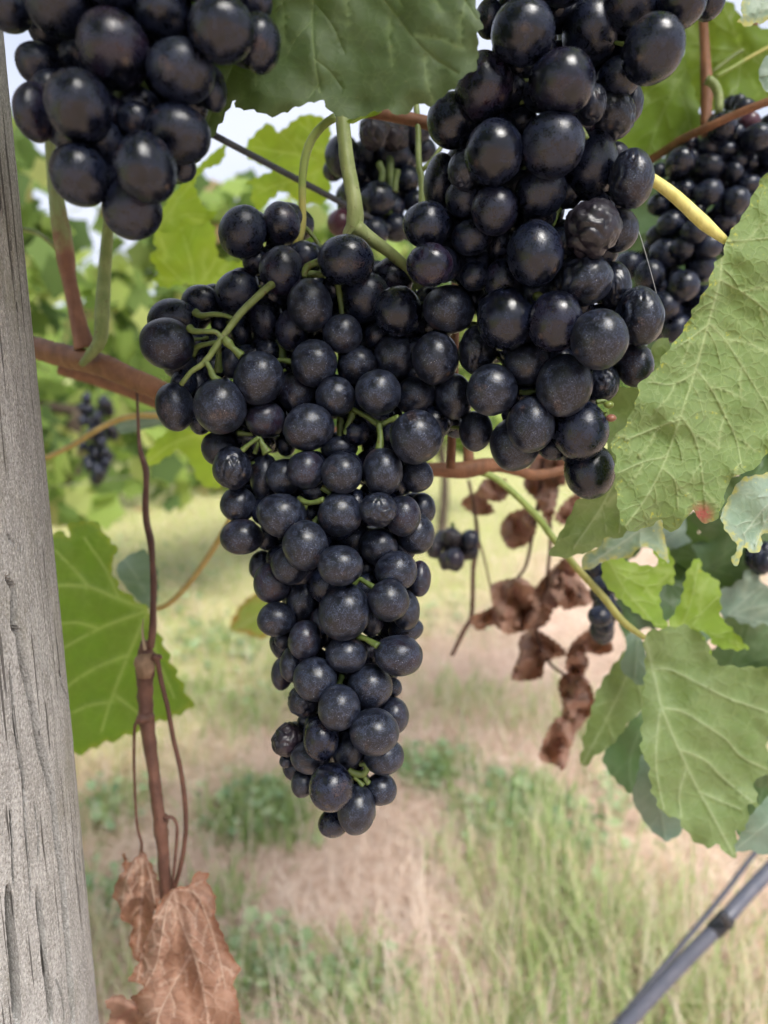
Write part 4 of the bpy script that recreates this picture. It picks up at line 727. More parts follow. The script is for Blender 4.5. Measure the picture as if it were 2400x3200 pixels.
def bunch(name, label, rows, depths, base_loc, group, plain=M_BLOOM, fill=0.75, axis=None, seed=0):
    r = random.Random(seed)
    root = thing(name, base_loc, label, 'grape bunch', group)
    items = [(x, y, rx, ry, d, fl, tl, True) for (x, y, rx, ry, ly, fl, tl), d in zip(rows, depths)]
    cen = [P(x, y, d) for x, y, rx, ry, d, *_ in items]; rad = [(i[2] + i[3]) / 2 * i[4] / F for i in items]
    # berries on the hidden side of the bunch
    for lap in (0.6, 1, 1.5, 2):
        for (x, y, rx, ry, d, fl, tl, _) in [i for i in items if i[7]]:
            if r.random() > fill: continue
            rr = (rx + ry) / 2 * d / F
            dn = d + rr * (1.75 * lap) + r.uniform(0, 0.006)
            ax = axis(y) if axis else x
            xn = x + (ax - x) * 0.16 * lap + r.uniform(-10, 10); yn = y + r.uniform(-18, 6)
            R_ = min(rr, 0.0078) * r.uniform(0.82, 0.95); c = P(xn, yn, dn)
            if all(np.linalg.norm(c - c2) > 0.74 * (R_ + r2) for c2, r2 in zip(cen, rad)):
                rp_ = R_ * F / dn; items.append((xn, yn, rp_, rp_, dn, 'd', 0, False)); cen.append(c); rad.append(R_)
    vis = np.array([(i[0], i[1], (i[2] + i[3]) / 2, i[4]) for i in items if i[7]])
    lo_, hi_ = vis[:, :2].min(0), vis[:, :2].max(0); med = np.median(vis[:, 2])
    for _ in range(3500 if fill > 0.5 else 0):
        xn, yn = r.uniform(lo_[0], hi_[0]), r.uniform(lo_[1], hi_[1])
        dx_, dy_ = vis[:, 0] - xn, vis[:, 1] - yn; ds_ = np.hypot(dx_, dy_); nr = ds_ < med * 2.6
        if nr.sum() < 4: continue
        an = np.sort(np.arctan2(dy_[nr], dx_[nr])); gp = np.diff(np.concatenate([an, [an[0] + 2 * math.pi]])).max()
        if gp > 2.5: continue
        dl = vis[nr, 3].mean(); R_ = r.uniform(0.0048, 0.0072); dn = dl + R_ * r.uniform(0.3, 3.2); c = P(xn, yn, dn); cd = np.array(cen); rd = np.array(rad)
        if (np.linalg.norm(cd - c, axis=1) > 0.68 * (rd + R_)).all():
            rp_ = R_ * F / dn; items.append((xn, yn, rp_, rp_, dn, 'd', 0, False)); cen.append(c); rad.append(R_)
    camR = Matrix(((RT[0], FW[0], UP[0]), (RT[1], FW[1], UP[1]), (RT[2], FW[2], UP[2])))
    for k, (x, y, rx, ry, d, fl, tl, front) in enumerate(items):
        c = P(x, y, d)
        kind = 'x' if 'x' in fl else 'w' if 'w' in fl else 'p'
        mat = M_DRYBERRY if kind == 'x' else M_RED if 'r' in fl else M_GLOSS if ('g' in fl) else M_DARK if ('d' in fl or kind == 'w' and plain is not M_BLOOM) else plain
        me = mesh_with(kind, r.randrange(len(BM[kind])), mat)
        o = new_obj('berry', me, root, c)
        # face the line of sight through the berry so that its outline keeps its measured size
        rot = camR.to_4x4() @ Matrix.Rotation(math.radians(-tl + (0 if tl else r.uniform(-8, 8))), 4, 'Y')
        if kind != 'p': rot = rot @ Matrix.Rotation(r.choice([0, math.pi]), 4, 'Z')
        o.rotation_euler = rot.to_euler()
        # the lens draws a ball longer away from the picture's centre: take that out of the measured outline
        tx_, ty_ = (x - 1200) / F, (y - 1600) / F; rm = (rx + ry) / 2 * 0.97
        rxc = math.sqrt(max(rx * rx - (rm * tx_) ** 2, (0.84 * rx) ** 2)); ryc = math.sqrt(max(ry * ry - (rm * ty_) ** 2, (0.84 * ry) ** 2))
        o.scale = (rxc * d / F, rm * d / F, ryc * d / F)
        if kind == 'x': o['label'] = 'shrivelled wrinkled berry'
        if 'r' in fl: o['label'] = 'reddish berry'
        # its stalk, running back into the bunch
        ax = axis(y) if axis else x
        tgt = P(ax * 0.75 + x * 0.25, y - 60, d + 0.030); v = Vector((tgt - c).tolist()); L = rm * d / F
        if front and v.length > 1e-6:
            v.normalize(); st = Vector(c.tolist()) + v * (L * 0.93)
            p = new_obj('pedicel', PEDM, root, np.array(st))
            p.rotation_euler = v.to_track_quat('Z', 'Y').to_euler(); p.scale = (0.0058, 0.0058, 0.007)
    return root, items
mb = lambda x, y: 0.249 + 0.012 * max(0, min(1, (1100 - y) / 600)) - 0.004 * max(0, (y - 1900) / 700)
rb = lambda x, y: 0.203 + 0.038 * max(0, min(1.2, y / 1350))
both = MAIN + RIGHT
dboth = solve_depth(both, lambda x, y: 0)  if False else None
nM = len(MAIN)
allrows = MAIN + RIGHT
basemap = {id(r): (mb if i < nM else rb)(r[0], r[1]) for i, r in enumerate(allrows)}
_b = [basemap[id(r)] for r in allrows]; _it = iter(_b)
dall = solve_depth(allrows, lambda x, y: next(_it))
dM, dR = dall[:nM], dall[nM:]
axM = lambda y: 1060 + (y - 1300) * 0.01 if y > 1250 else 1060 - 0.0 * y
axR = lambda y: 1690 + 0.10 * (y - 700)
B_MAIN, itM = bunch('grape_bunch', 'long sharp bunch of dusty blue black grapes tapering down the middle', MAIN, dM, P(1060, 640, 0.262), 'grape bunches', axis=axM, seed=1)
B_RIGHT, itR = bunch('grape_bunch', 'glossy black bunch with shrivelled berries right of the long bunch', RIGHT, dR, P(1650, 60, 0.235), 'grape bunches', axis=axR, seed=2)
dL = solve_depth(LEFT, lambda x, y: 0.172 + 0.006 * y / 700)
B_LEFT, itL = bunch('grape_bunch', 'blurred dark bunch in the upper left corner in front of the post', LEFT, dL, P(420, -100, 0.19), 'grape bunches', M_DARK, axis=lambda y: 400, seed=3)
dF = solve_depth(FAR, lambda x, y: 0.375, step=0.008)
B_FAR, itF = bunch('grape_bunch', 'small berried bunch in shade behind the yellow leaf stalk at the right', FAR, dF, P(2250, 300, 0.38), 'grape bunches', M_DARK, fill=0.8, axis=lambda y: 2180, seed=4)
dB = solve_depth(BACK, lambda x, y: 0.365, step=0.008)
B_BACK, itB = bunch('grape_bunch', 'dim bunch behind the green stalk under the dark top leaf', BACK, dB, P(1180, 300, 0.37), 'grape bunches', M_DARK, fill=0.6, axis=lambda y: 1200, seed=5)

def depth_near(items, x, y, off=0.004):
    best = [(math.hypot(i[0] - x, i[1] - y), i[4]) for i in items if i[7]]
    best.sort(); return float(np.mean([b[1] for b in best[:3]])) + off
def stems(root, items, specs, mat=SM_PED, name='pedicel', off=0.0):
    for crop, pts, rpx, dd in specs:
        q = cv(crop, pts)
        ds = dd if dd is not None else [depth_near(items, a, b, off) for a, b in q]
        ptube(name, root, crop, pts, ds, rpx, mat, seg=9, rough=0.22, n=max(8, 6 * len(pts)))
# main bunch: stalk, central axis and the branches that show
ptube('peduncle', B_MAIN, 'o', [(738, 100), (738, 190), (741, 255), (747, 330), (757, 390), (766, 440), (766, 480), (758, 510), (745, 560)], [0.262, 0.262, 0.262, 0.268], [17, 15, 15, 16, 16.5, 18, 20, 12], SM_STALK, seg=16, rough=0.12, ridges=0.03)
ptube('rachis', B_MAIN, 'o', [(768, 490), (800, 515), (845, 548), (895, 595), (930, 650)], [0.262, 0.266, 0.275], [18, 13, 12, 11], SM_STALK, seg=14, rough=0.06)
ptube('rachis', B_MAIN, 'o', [(752, 520), (735, 640), (740, 800), (742, 950), (738, 1150), (745, 1350), (742, 1550), (755, 1700)], [0.275, 0.275, 0.27, 0.266], [10, 9, 9, 8, 6, 5], SM_PED, seg=10, rough=0.08)
RA_M = ptube('rachis', B_MAIN, 'c5', [(830, 420), (760, 470), (720, 500), (600, 610), (500, 740), (400, 880), (330, 930), (275, 1000)], [0.262, 0.255, 0.25, 0.247, 0.245, 0.246], [18, 22, 20, 18, 21, 15, 17, 12, 13], SM_WING, seg=12, rough=0.16)
stems(RA_M, itM, [
    ('c5', [(540, 655), (500, 640), (440, 634), (380, 640), (352, 625)], [13, 12, 14, 24], [0.249, 0.25, 0.253]), ('c5', [(492, 765), (455, 727), (400, 722), (345, 722), (318, 708)], [14, 13, 15, 24], [0.247, 0.246, 0.248]),
    ('c5', [(462, 780), (405, 790), (360, 805), (335, 840)], [13, 13, 20], [0.248, 0.254]), ('c5', [(472, 770), (470, 850), (468, 930)], [14, 16, 24], [0.25, 0.256]), ('c5', [(405, 880), (425, 915), (445, 960), (470, 985)], [15, 15, 18, 26], [0.245, 0.246]),
    ('c5', [(500, 755), (520, 785), (545, 812), (590, 850)], [18, 26, 16, 24], [0.246, 0.247]), ('c5', [(912, 440), (925, 395), (960, 372), (1005, 360)], [17, 18, 17, 20], [0.258, 0.256]), ('c5', [(915, 430), (960, 425), (1020, 432)], [22, 20, 16], [0.262]),
    ('c5', [(1088, 480), (1100, 560), (1112, 645)], [17, 15, 16], [0.262, 0.264]), ('c5', [(780, 770), (802, 850), (785, 920)], [24, 22, 20], [0.27]), ('c5', [(755, 880), (800, 872), (850, 884)], [14, 13, 20], [0.262]), ('c5', [(1100, 1120), (1104, 1200), (1100, 1290)], [22, 21, 24], [0.262]),
    ('c5', [(1170, 1120), (1150, 1190), (1128, 1260)], [20, 18, 20], [0.258]), ('c5', [(1165, 1125), (1240, 1165), (1300, 1205), (1350, 1188), (1405, 1172)], [13, 14, 18, 14, 20], [0.256, 0.25]), ('c5', [(1302, 1200), (1308, 1260), (1305, 1335)], [17, 16, 24], [0.251, 0.25]),
    ('c7', [(300, 108), (350, 115), (395, 118)], [20, 16, 14], [0.258]), ('c7', [(325, 225), (370, 185), (435, 140)], [20, 15, 15], [0.25]), ('c7', [(432, 140), (455, 180), (490, 240)], [16, 18, 34], [0.251]), ('c7', [(405, 245), (425, 190), (440, 150)], [16, 12, 13], [0.255]),
    ('c7', [(690, 530), (735, 560), (790, 560), (855, 542)], [18, 20, 15, 22], [0.25, 0.246]), ('c7', [(790, 700), (812, 665), (850, 620)], [24, 18, 16], [0.252]), ('c7', [(1045, 1095), (1085, 1060), (1120, 1075), (1175, 1110)], [22, 17, 16, 22], [0.25, 0.247]), ('c7', [(1075, 1425), (1135, 1450), (1205, 1490)], [22, 17, 28], [0.249, 0.244]),
    ('c7', [(840, 460), (870, 480), (900, 500)], [22, 20, 20], [0.252]), ('c7', [(740, 560), (730, 600), (700, 640)], [16, 15, 18], [0.252]), ('c8', [(885, 300), (870, 340), (850, 400)], [30, 26, 26], [0.252]),
    ('c8', [(935, 1120), (985, 1150), (1050, 1160), (1095, 1120), (1075, 1075), (1030, 1080)], [34, 34, 32, 26, 22, 16], [0.25]), ('c8', [(985, 1180), (1020, 1215), (1060, 1260)], [26, 16, 26], [0.25]), ('c8', [(1060, 1150), (1080, 1200), (1110, 1240)], [22, 24, 30], [0.252])])
# right bunch
PE_R = ptube('peduncle', B_RIGHT, 'c3', [(780, -400), (780, -150), (740, 100), (680, 350), (640, 650), (640, 950), (660, 1200), (700, 1500), (760, 1800)], [0.235, 0.24, 0.245, 0.25, 0.265, 0.272], [26, 24, 20, 16, 12], SM_PED, seg=12, rough=0.06)
stems(PE_R, itR, [('c3', [(560, 385), (595, 455), (605, 520), (612, 600)], [16, 16, 16, 18], [0.222]), ('c3', [(595, 470), (625, 465), (650, 470)], [16, 12, 14], [0.22]), ('c3', [(540, 1085), (590, 1010), (650, 930)], [18, 15, 14], [0.232]), ('c3', [(820, 1195), (805, 1250), (780, 1300)], [24, 18, 20], [0.235]),
    ('c3', [(830, 1190), (880, 1185), (920, 1190)], [18, 16, 16], [0.237]), ('c3', [(850, 1330), (845, 1420), (870, 1500)], [22, 20, 18], [0.242]), ('c3', [(370, 180), (430, 195), (470, 230)], [22, 24, 18], [0.225]), ('c3', [(950, 740), (965, 760), (985, 800)], [16, 16, 16], [0.215]),
    ('c6', [(880, 430), (870, 480), (820, 520)], [16, 14, 14], [0.245]), ('c6', [(750, 505), (770, 520), (790, 550)], [13, 13, 20], [0.243]), ('c6', [(430, 700), (460, 690), (490, 690)], [17, 18, 14], [0.255]), ('c6', [(160, 480), (155, 520), (180, 560)], [12, 12, 14], [0.262]), ('c6', [(700, 1040), (740, 1040), (790, 1030)], [15, 15, 16], [0.246]),
    ('c6', [(335, 340), (350, 300), (350, 260)], [12, 14, 14], [0.25]), ('c6', [(590, 850), (610, 870), (640, 890)], [14, 14, 14], [0.26]), ('c6', [(1100, 1090), (1140, 1085), (1165, 1100)], [14, 12, 10], [0.238])])
def tiny_berry(crop, x, y, rx, ry, d, mat, label):
    q = cv(crop, [(x, y)])[0]; s_ = CROPS[crop][2]; me = BM['p'][0].copy(); me.materials.clear(); me.materials.append(mat)
    o = new_obj('berry', me, B_RIGHT, P(q[0], q[1], d)); o.scale = (rx / s_ * d / F, rx / s_ * d / F, ry / s_ * d / F); o['label'] = label
M_GREENB = plain_mat('berry_green', (0.16, 0.20, 0.045), 0.35, 0, (0.11, 0.14, 0.03), 200)
M_PINKB = plain_mat('berry_pink', (0.20, 0.05, 0.07), 0.4, 0, (0.26, 0.16, 0.06), 200)
tiny_berry('c6', 797, 542, 28, 26, 0.238, M_GREENB, 'tiny green unripe berry')
tiny_berry('c6', 1165, 1103, 26, 20, 0.236, M_GREENB, 'tiny undeveloped green berry')
tiny_berry('c6', 1178, 1172, 26, 20, 0.236, M_PINKB, 'tiny undeveloped pink berry')
tiny_berry('c6', 1148, 1160, 16, 20, 0.238, M_GREENB, 'tiny undeveloped green berry')
# upper left bunch
PE_L = ptube('peduncle', B_LEFT, 'c1', [(720, -400), (740, -100), (740, 150), (715, 400), (690, 580), (650, 720), (620, 850), (640, 1000), (700, 1150)], [0.185, 0.187, 0.19, 0.19], [50, 46, 42, 40, 40, 36, 24], SM_PED, seg=12, rough=0.05)
stems(PE_L, itL, [('c1', [(800, 470), (840, 540), (880, 600)], [30, 26, 24], [0.188]), ('c1', [(690, 780), (740, 800), (790, 800)], [28, 22, 26], [0.188]), ('c1', [(600, 900), (580, 830), (560, 800)], [30, 26, 26], [0.19])])
ptube('peduncle', B_FAR, 'c4', [(955, 880), (960, 980), (960, 1100), (900, 1300), (860, 1700), (700, 2200)], [0.375, 0.39, 0.40], [30, 28, 24, 18], SM_PED, seg=10)
PE_B = ptube('peduncle', B_BACK, 'c2', [(1290, 150), (1285, 450), (1285, 700), (1290, 860), (1270, 1000), (1200, 1150)], [0.375, 0.37, 0.38], [22, 22, 26, 22, 16], SM_PED, seg=10)
stems(PE_B, itB, [('c2', [(1330, 690), (1320, 760), (1315, 830)], [22, 18, 20], [0.362]), ('c2', [(1210, 640), (1235, 700), (1225, 770)], [24, 22, 22], [0.362])])
# spider thread beside the right bunch
th = ptube('spider_thread', None, 'c6', [(1318, 195), (1345, 280), (1385, 420), (1420, 555)], 0.235, [1.3, 1.3], plain_mat('silk', (0.55, 0.55, 0.55), 0.3), seg=5)
tag(th, 'fine spider thread hanging beside the glossy right bunch', 'spider thread')

# ---- half hidden bunches deeper in the row and in the next row
def small_bunch(label, c, n, rx, ry, rad, flags, d, seed, mat=M_DARK):
    r = random.Random(seed); rows = []
    for i in range(n):
        t = (i + 0.5) / n; w = math.sin(math.pi * min(1, 0.25 + t * 0.75)) ** 0.8
        rows.append([c[0] + r.uniform(-1, 1) * rx * w, c[1] - ry + 2 * ry * t, rad * r.uniform(0.85, 1.1), rad * r.uniform(0.85, 1.1), r.uniform(0, 2.5), r.choice(flags), 0])
    ds = solve_depth(rows, lambda x, y: d, step=0.006, sq=0.86)
    rt, its = bunch('grape_bunch', label, rows, ds, P(c[0], c[1] - ry * 1.2, d + 0.01), 'grape bunches', mat, fill=0.4, axis=lambda y: c[0], seed=seed)
    ptube('peduncle', rt, 'n', [(c[0], c[1] - ry * 1.9), (c[0], c[1] - ry), (c[0], c[1]), (c[0], c[1] + ry * 0.6)], d + 0.012, [rad * 0.22, rad * 0.16], SM_PED, seg=8)
    return rt
small_bunch('dark shaded bunch behind the brown stalk and lime leaf', cv('d5', [(1160, 960)])[0], 16, 42, 110, 36, ['d', 'g'], 0.45, 11)
small_bunch('withered little bunch hanging alone below the right bunch', cv('d5', [(230, 640)])[0], 12, 62, 45, 30, ['x', 'x', 'd'], 0.50, 12)
small_bunch('few dark berries under the bluish leaf at the right border', cv('d6', [(1250, 260)])[0], 7, 30, 30, 32, ['d', 'g'], 0.44, 13)
small_bunch('far blurred dark bunch hanging in the next row at the left', cv('d2', [(560, 320)])[0], 46, 55, 130, 17, ['d', 'd', 'x'], 1.55, 14)

# ================================================================== POST
def build_post():
    ca = math.radians(24.95); R_ = 0.055; D_ = 0.292
    cen_a = ca + math.asin(R_ / D_)
    cx, cyv = -D_ * math.sin(cen_a), D_ * math.cos(cen_a)
    def hit(x, y):
        v = FW + (x - 1200) / F * RT - (y - 1600) / F * UP
        a = v[0] ** 2 + v[1] ** 2; b = -2 * (v[0] * cx + v[1] * cyv); c = cx * cx + cyv * cyv - R_ * R_
        disc = b * b - 4 * a * c
        t = (-b - math.sqrt(max(disc, 0))) / (2 * a); p = CAMP + t * v
        return math.atan2(p[1] - cyv, p[0] - cx), p[2]
    cracks = []
    def crack(crop, pts, w, dep, amp=0.004):
        cracks.append((np.array([hit(*q) for q in cv(crop, pts)]), w * (1.35 if w > 0.0009 else 0.85), dep * 1.7))
    crack('d2', [(0, 1100), (30, 1150), (46, 1180), (48, 1300), (52, 1400), (76, 1440), (100, 1600), (150, 1850), (195, 2080), (225, 2212)], 0.0011, 0.007)
    crack('d3', [(150, 0), (200, 250), (255, 500), (285, 780), (310, 1000), (330, 1250), (350, 1550), (375, 1843)], 0.0013, 0.008)
    crack('d3', [(0, 1040), (14, 1250), (35, 1550), (58, 1843)], 0.0012, 0.007)
    crack('d3', [(172, 1050), (185, 1250), (205, 1450), (232, 1680), (248, 1843)], 0.0010, 0.006)
    crack('d3', [(40, 60), (70, 280), (98, 450), (112, 750), (126, 1000), (130, 1160)], 0.0005, 0.003)
    crack('d3', [(160, 560), (180, 760), (178, 900)], 0.0004, 0.0025); crack('d3', [(400, 720), (395, 850), (410, 960)], 0.0004, 0.0025); crack('d3', [(480, 1300), (500, 1500), (540, 1700)], 0.0004, 0.0025)
    crack('d3', [(20, 600), (30, 800), (36, 1050)], 0.0004, 0.0025); crack('d3', [(270, 1580), (310, 1700), (320, 1843)], 0.0004, 0.0025); crack('d3', [(455, 1180), (470, 1330), (520, 1600)], 0.0003, 0.002)
    crack('d2', [(295, 1640), (315, 1740), (345, 1810), (385, 1880), (416, 1938)], 0.0007, 0.004); crack('d2', [(20, 860), (50, 910), (120, 960)], 0.0005, 0.002); crack('d2', [(20, 1650), (40, 1800), (55, 2000), (75, 2212)], 0.0005, 0.0035)
    crack('d2', [(190, 520), (215, 560), (200, 600)], 0.0004, 0.002); crack('d2', [(180, 1400), (200, 1560), (210, 1700)], 0.0003, 0.002); crack('d2', [(235, 1560), (250, 1680), (300, 1640)], 0.0003, 0.0015)
    crack('d1', [(0, 700), (10, 1000), (30, 1200)], 0.0004, 0.003); crack('d1', [(50, 750), (70, 1050), (95, 1250), (110, 1500), (130, 1750), (150, 2212)], 0.0005, 0.0035); crack('d1', [(150, 950), (165, 1150), (175, 1400)], 0.0003, 0.002)
    # angles: fine where the camera sees the post
    a_edge = hit(230, 2300)[0]; a0 = hit(-300, 2300)[0]
    fine = np.linspace(-1.9, 0.45, 560); coarse = np.linspace(0.45, 2 * math.pi - 1.9, 40)[1:-1]
    ang = np.concatenate([fine, coarse])
    zs = np.concatenate([np.linspace(-0.05, 0.56, 8), np.linspace(0.58, 1.17, 520), np.linspace(1.2, 1.75, 8)])
    A, Z = np.meshgrid(ang, zs)
    r = np.full(A.shape, R_)
    for i in range(A.shape[0]):
        z = Z[i, 0]; dense = 0.57 < z < 1.18
        for j in range(A.shape[1]):
            a = A[i, j]; X, Y = math.cos(a), math.sin(a)
            r[i, j] += 0.0008 * mnoise.noise(Vector((X * 2, Y * 2, z * 3)))
            if dense and j < 560: r[i, j] += 0.00016 * mnoise.noise(Vector((X * 34, Y * 34, z * 26))) + 0.00010 * mnoise.noise(Vector((X * 90, Y * 90, z * 160)))
    for C, w, dep in cracks:
        q = catmull(C, 160)
        jit = np.array([mnoise.noise(Vector((float(v[1]) * 45, w * 9e3, 0))) for v in q]) * 0.0007 / R_
        q[:, 0] += jit
        o_ = np.argsort(q[:, 1]); qa = q[o_, 0]; qz = q[o_, 1]
        rows = np.where((zs > qz[0]) & (zs < qz[-1]))[0]
        for i in rows:
            t = (zs[i] - qz[0]) / (qz[-1] - qz[0]); tp = min(1, 8 * t, 8 * (1 - t)) if qz[0] > 0.67 else min(1, 8 * (1 - t))
            ww = w * (0.45 + 0.55 * tp) * (0.85 + 0.3 * abs(mnoise.noise(Vector((zs[i] * 40, w * 7e3, 3)))))
            dd = (ang - np.interp(zs[i], qz, qa)) * R_
            r[i] -= dep * tp * np.clip(1.25 - (np.abs(dd) / ww) ** 2, 0, 1) ** 0.9 * (np.abs(dd) < ww * 1.3)
    V = np.stack([cx + r * np.cos(A) + (1.0 - Z) * 0.012, cyv + r * np.sin(A), Z], -1).reshape(-1, 3); na = len(ang)
    i, j = np.meshgrid(np.arange(len(zs) - 1), np.arange(na), indexing='ij'); j2 = (j + 1) % na
    Q = np.stack([i * na + j, i * na + j2, (i + 1) * na + j2, (i + 1) * na + j], -1).reshape(-1, 4)
    me = bpy.data.meshes.new('wooden_post'); me.vertices.add(len(V)); me.vertices.foreach_set('co', V.reshape(-1).astype(np.float32))
    lp = Q.reshape(-1).astype(np.int32); me.loops.add(len(lp)); me.loops.foreach_set('vertex_index', lp); me.polygons.add(len(Q)); me.polygons.foreach_set('loop_start', (np.arange(len(Q)) * 4).astype(np.int32))
    me.update(calc_edges=True); me.polygons.foreach_set('use_smooth', [False] * len(me.polygons))
    m = NT('weathered_wood')
    ob = m.n('ShaderNodeTexCoord').outputs['Object']
    gr = m.noise(m.map(ob, (1, 1, 0.022)), 520, 2, 0.6); gr2 = m.noise(m.map(ob, (1, 1, 0.16)), 260, 3, 0.65); pt = m.noise(m.map(ob, (1, 1, 0.45)), 38, 3, 0.65); sp = m.noise(m.map(ob, (1, 1, 0.6)), 1500, 2, 0.7)
    c = m.mix(m.ramp(gr2, 0.28, 0.74), (0.265, 0.26, 0.245), (0.385, 0.38, 0.365))
    c = m.mix(m.math('MULTIPLY', m.ramp(sp, 0.52, 0.66), 0.55), c, (0.60, 0.59, 0.565))
    c = m.mix(m.math('MULTIPLY', m.ramp(sp, 0.46, 0.34), 0.65), c, (0.14, 0.13, 0.115))
    c = m.mix(m.math('MULTIPLY', m.ramp(pt, 0.50, 0.72), 0.5), c, (0.22, 0.215, 0.15))
    c = m.mix(m.math('MULTIPLY', m.ramp(gr, 0.625, 0.66), 0.85), c, (0.07, 0.065, 0.06))            # hairline checks in the grain
    hh = m.math('ADD', m.math('MULTIPLY', m.ramp(gr, 0.69, 0.64), 1.0), m.math('MULTIPLY', sp, 0.9))
    new_o = new_obj('wooden_post', me, None, None, m.done(m.bsdf(c, 0.9, m.bump(hh, 0.5, 0.0009), 0.2)))
    tag(new_o, 'weathered grey wooden trellis post with long vertical cracks', 'post')
build_post()

# ================================================================== WIRES AND PIPE
wa, wb = P(*cv('c2', [(160, 470)])[0], 0.315), P(*cv('c2', [(1370, 1112)])[0], 0.375)
w0 = wa + (wa - wb) * 0.45; w1 = wb + (wb - wa) * 12
tag(new_obj('trellis_wire', tube_mesh('trellis_wire', [w0, wa, wb, w1], [0.00145] * 4, n=40, seg=10), None, None, M_WIRE), 'dark trellis wire slanting down behind the green stalks', 'wire')
pp = thing('irrigation_pipe', tuple(P(*cv('o', [(1560, 1990)])[0], 0.63)), 'grey plastic irrigation pipe low in the bottom right corner', 'pipe')
_pl = [(1250, 2330), (1352, 2212), (1455, 2100), (1560, 1992), (1610, 1935), (1659, 1883), (1760, 1775)]
PIPE = ptube('pipe', pp, 'o', _pl, [0.60, 0.61, 0.62, 0.63, 0.645, 0.66, 0.69], [15.5, 15.5, 15, 14.5], M_PIPE, seg=24)
ptube('coupling', PIPE, 'o', [(1540, 2013), (1556, 1997), (1572, 1979)], [0.628, 0.632], [18, 18], M_PIPEB, seg=24)
ptube('emitter', PIPE, 'o', [(1556, 1975), (1567, 1986), (1576, 2000)], [0.612, 0.618], [5, 9], M_PIPEB, seg=12)
ptube('wire', pp, 'o', [(1240, 2310), (1335, 2205), (1440, 2080), (1560, 1935), (1625, 1850), (1700, 1760)], [0.66, 0.68, 0.72, 0.76], [6, 5.5, 5], M_PIPE, seg=10)

# ================================================================== DRIED SHOOT AT THE LEFT
DS = thing('dried_shoot', tuple(P(*cv('d2', [(790, 50)])[0], 0.365)), 'dried brown shoot with dead leaves hanging from the thick cane', 'dried shoot')
ptube('tendril', DS, 'd2', [(786, 20), (792, 120), (800, 300), (812, 400), (838, 480), (842, 560), (838, 700), (845, 800), (868, 900), (878, 1020), (885, 1150), (882, 1280), (880, 1400), (868, 1520)], [0.36, 0.35, 0.345], [14, 16, 18, 28, 44, 26, 42, 28, 46, 40, 28, 42, 34, 44, 40], SM_CANED, seg=10, flat=0.45, twist=22.0)
ST_D = ptube('stem', DS, 'd2', [(845, 1480), (838, 1560), (838, 1640), (836, 1760), (838, 1850), (848, 1950), (880, 2200), (905, 2400), (928, 2560), (940, 2700), (955, 2900), (975, 3100)], [0.345, 0.345, 0.345, 0.35], [30, 48, 56, 44, 40, 44, 34, 33, 40, 33, 34, 28], SM_CANED, seg=14, rough=0.25, ridges=0.05)
ptube('node', ST_D, 'd2', [(838, 1550), (836, 1600), (836, 1650), (836, 1690)], 0.343, [36, 52, 62, 48, 58, 40], stem_mat('node_tan', (0.20, 0.125, 0.075), (0.30, 0.20, 0.13), 0.85, bump=1.0), seg=18, rough=0.5)
ptube('node', ST_D, 'd2', [(828, 1895), (838, 1920), (846, 1945)], 0.344, [38, 54, 40], SM_CANED, seg=14, rough=0.4)
ptube('node', ST_D, 'd3', [(926, 640), (930, 672), (934, 705)], 0.346, [34, 42, 34], SM_CANED, seg=12, rough=0.12)
ptube('bud_scale', ST_D, 'd2', [(826, 1350), (820, 1430), (838, 1530)], 0.342, [4, 14, 26], stem_mat('bud_tan', (0.36, 0.28, 0.19), (0.30, 0.22, 0.15), 0.8), seg=8, flat=0.35)
ptube('spur', ST_D, 'd2', [(880, 1565), (905, 1575), (930, 1570)], 0.342, [24, 20, 14], SM_CANED, seg=10, rough=0.2)
ptube('petiole', DS, 'd2', [(905, 1580), (930, 1720), (965, 1860), (1000, 2050), (1040, 2220), (1065, 2400), (1070, 2560), (1055, 2700), (1030, 2820), (1005, 2900)], [0.342, 0.345, 0.35], [16, 14, 14, 14, 13, 13], SM_CANED, seg=8)
ptube('petiole', DS, 'd3', [(945, 660), (985, 650), (1018, 690), (1018, 780), (1008, 900), (992, 1060)], 0.342, [12, 9, 9, 9], SM_CANED, seg=8)
ptube('petiole', DS, 'd3', [(800, 105), (778, 125), (772, 260), (776, 480), (790, 700), (815, 800), (815, 850)], [0.35, 0.36], [12, 9, 8, 8, 9], SM_CANED, seg=8)
def folds(cx, cyv, amp, k=6.0, ph=0.0):
    """pleats radiating from the stalk end"""
    def f(x, y):
        a = np.arctan2(x - cx, np.maximum(1.0, y - cyv) + 60); rr = np.hypot(x - cx, y - cyv)
        return amp * np.sin(a * k * 2.2 + ph + 0.8 * np.sin(rr / 130.0)) * np.clip(rr / 220.0, 0, 1) + 0.012 * np.clip(np.abs(a) - 0.25, 0, 1)
    return f
j1 = cv('d3', [(1000, 1068)])[0]
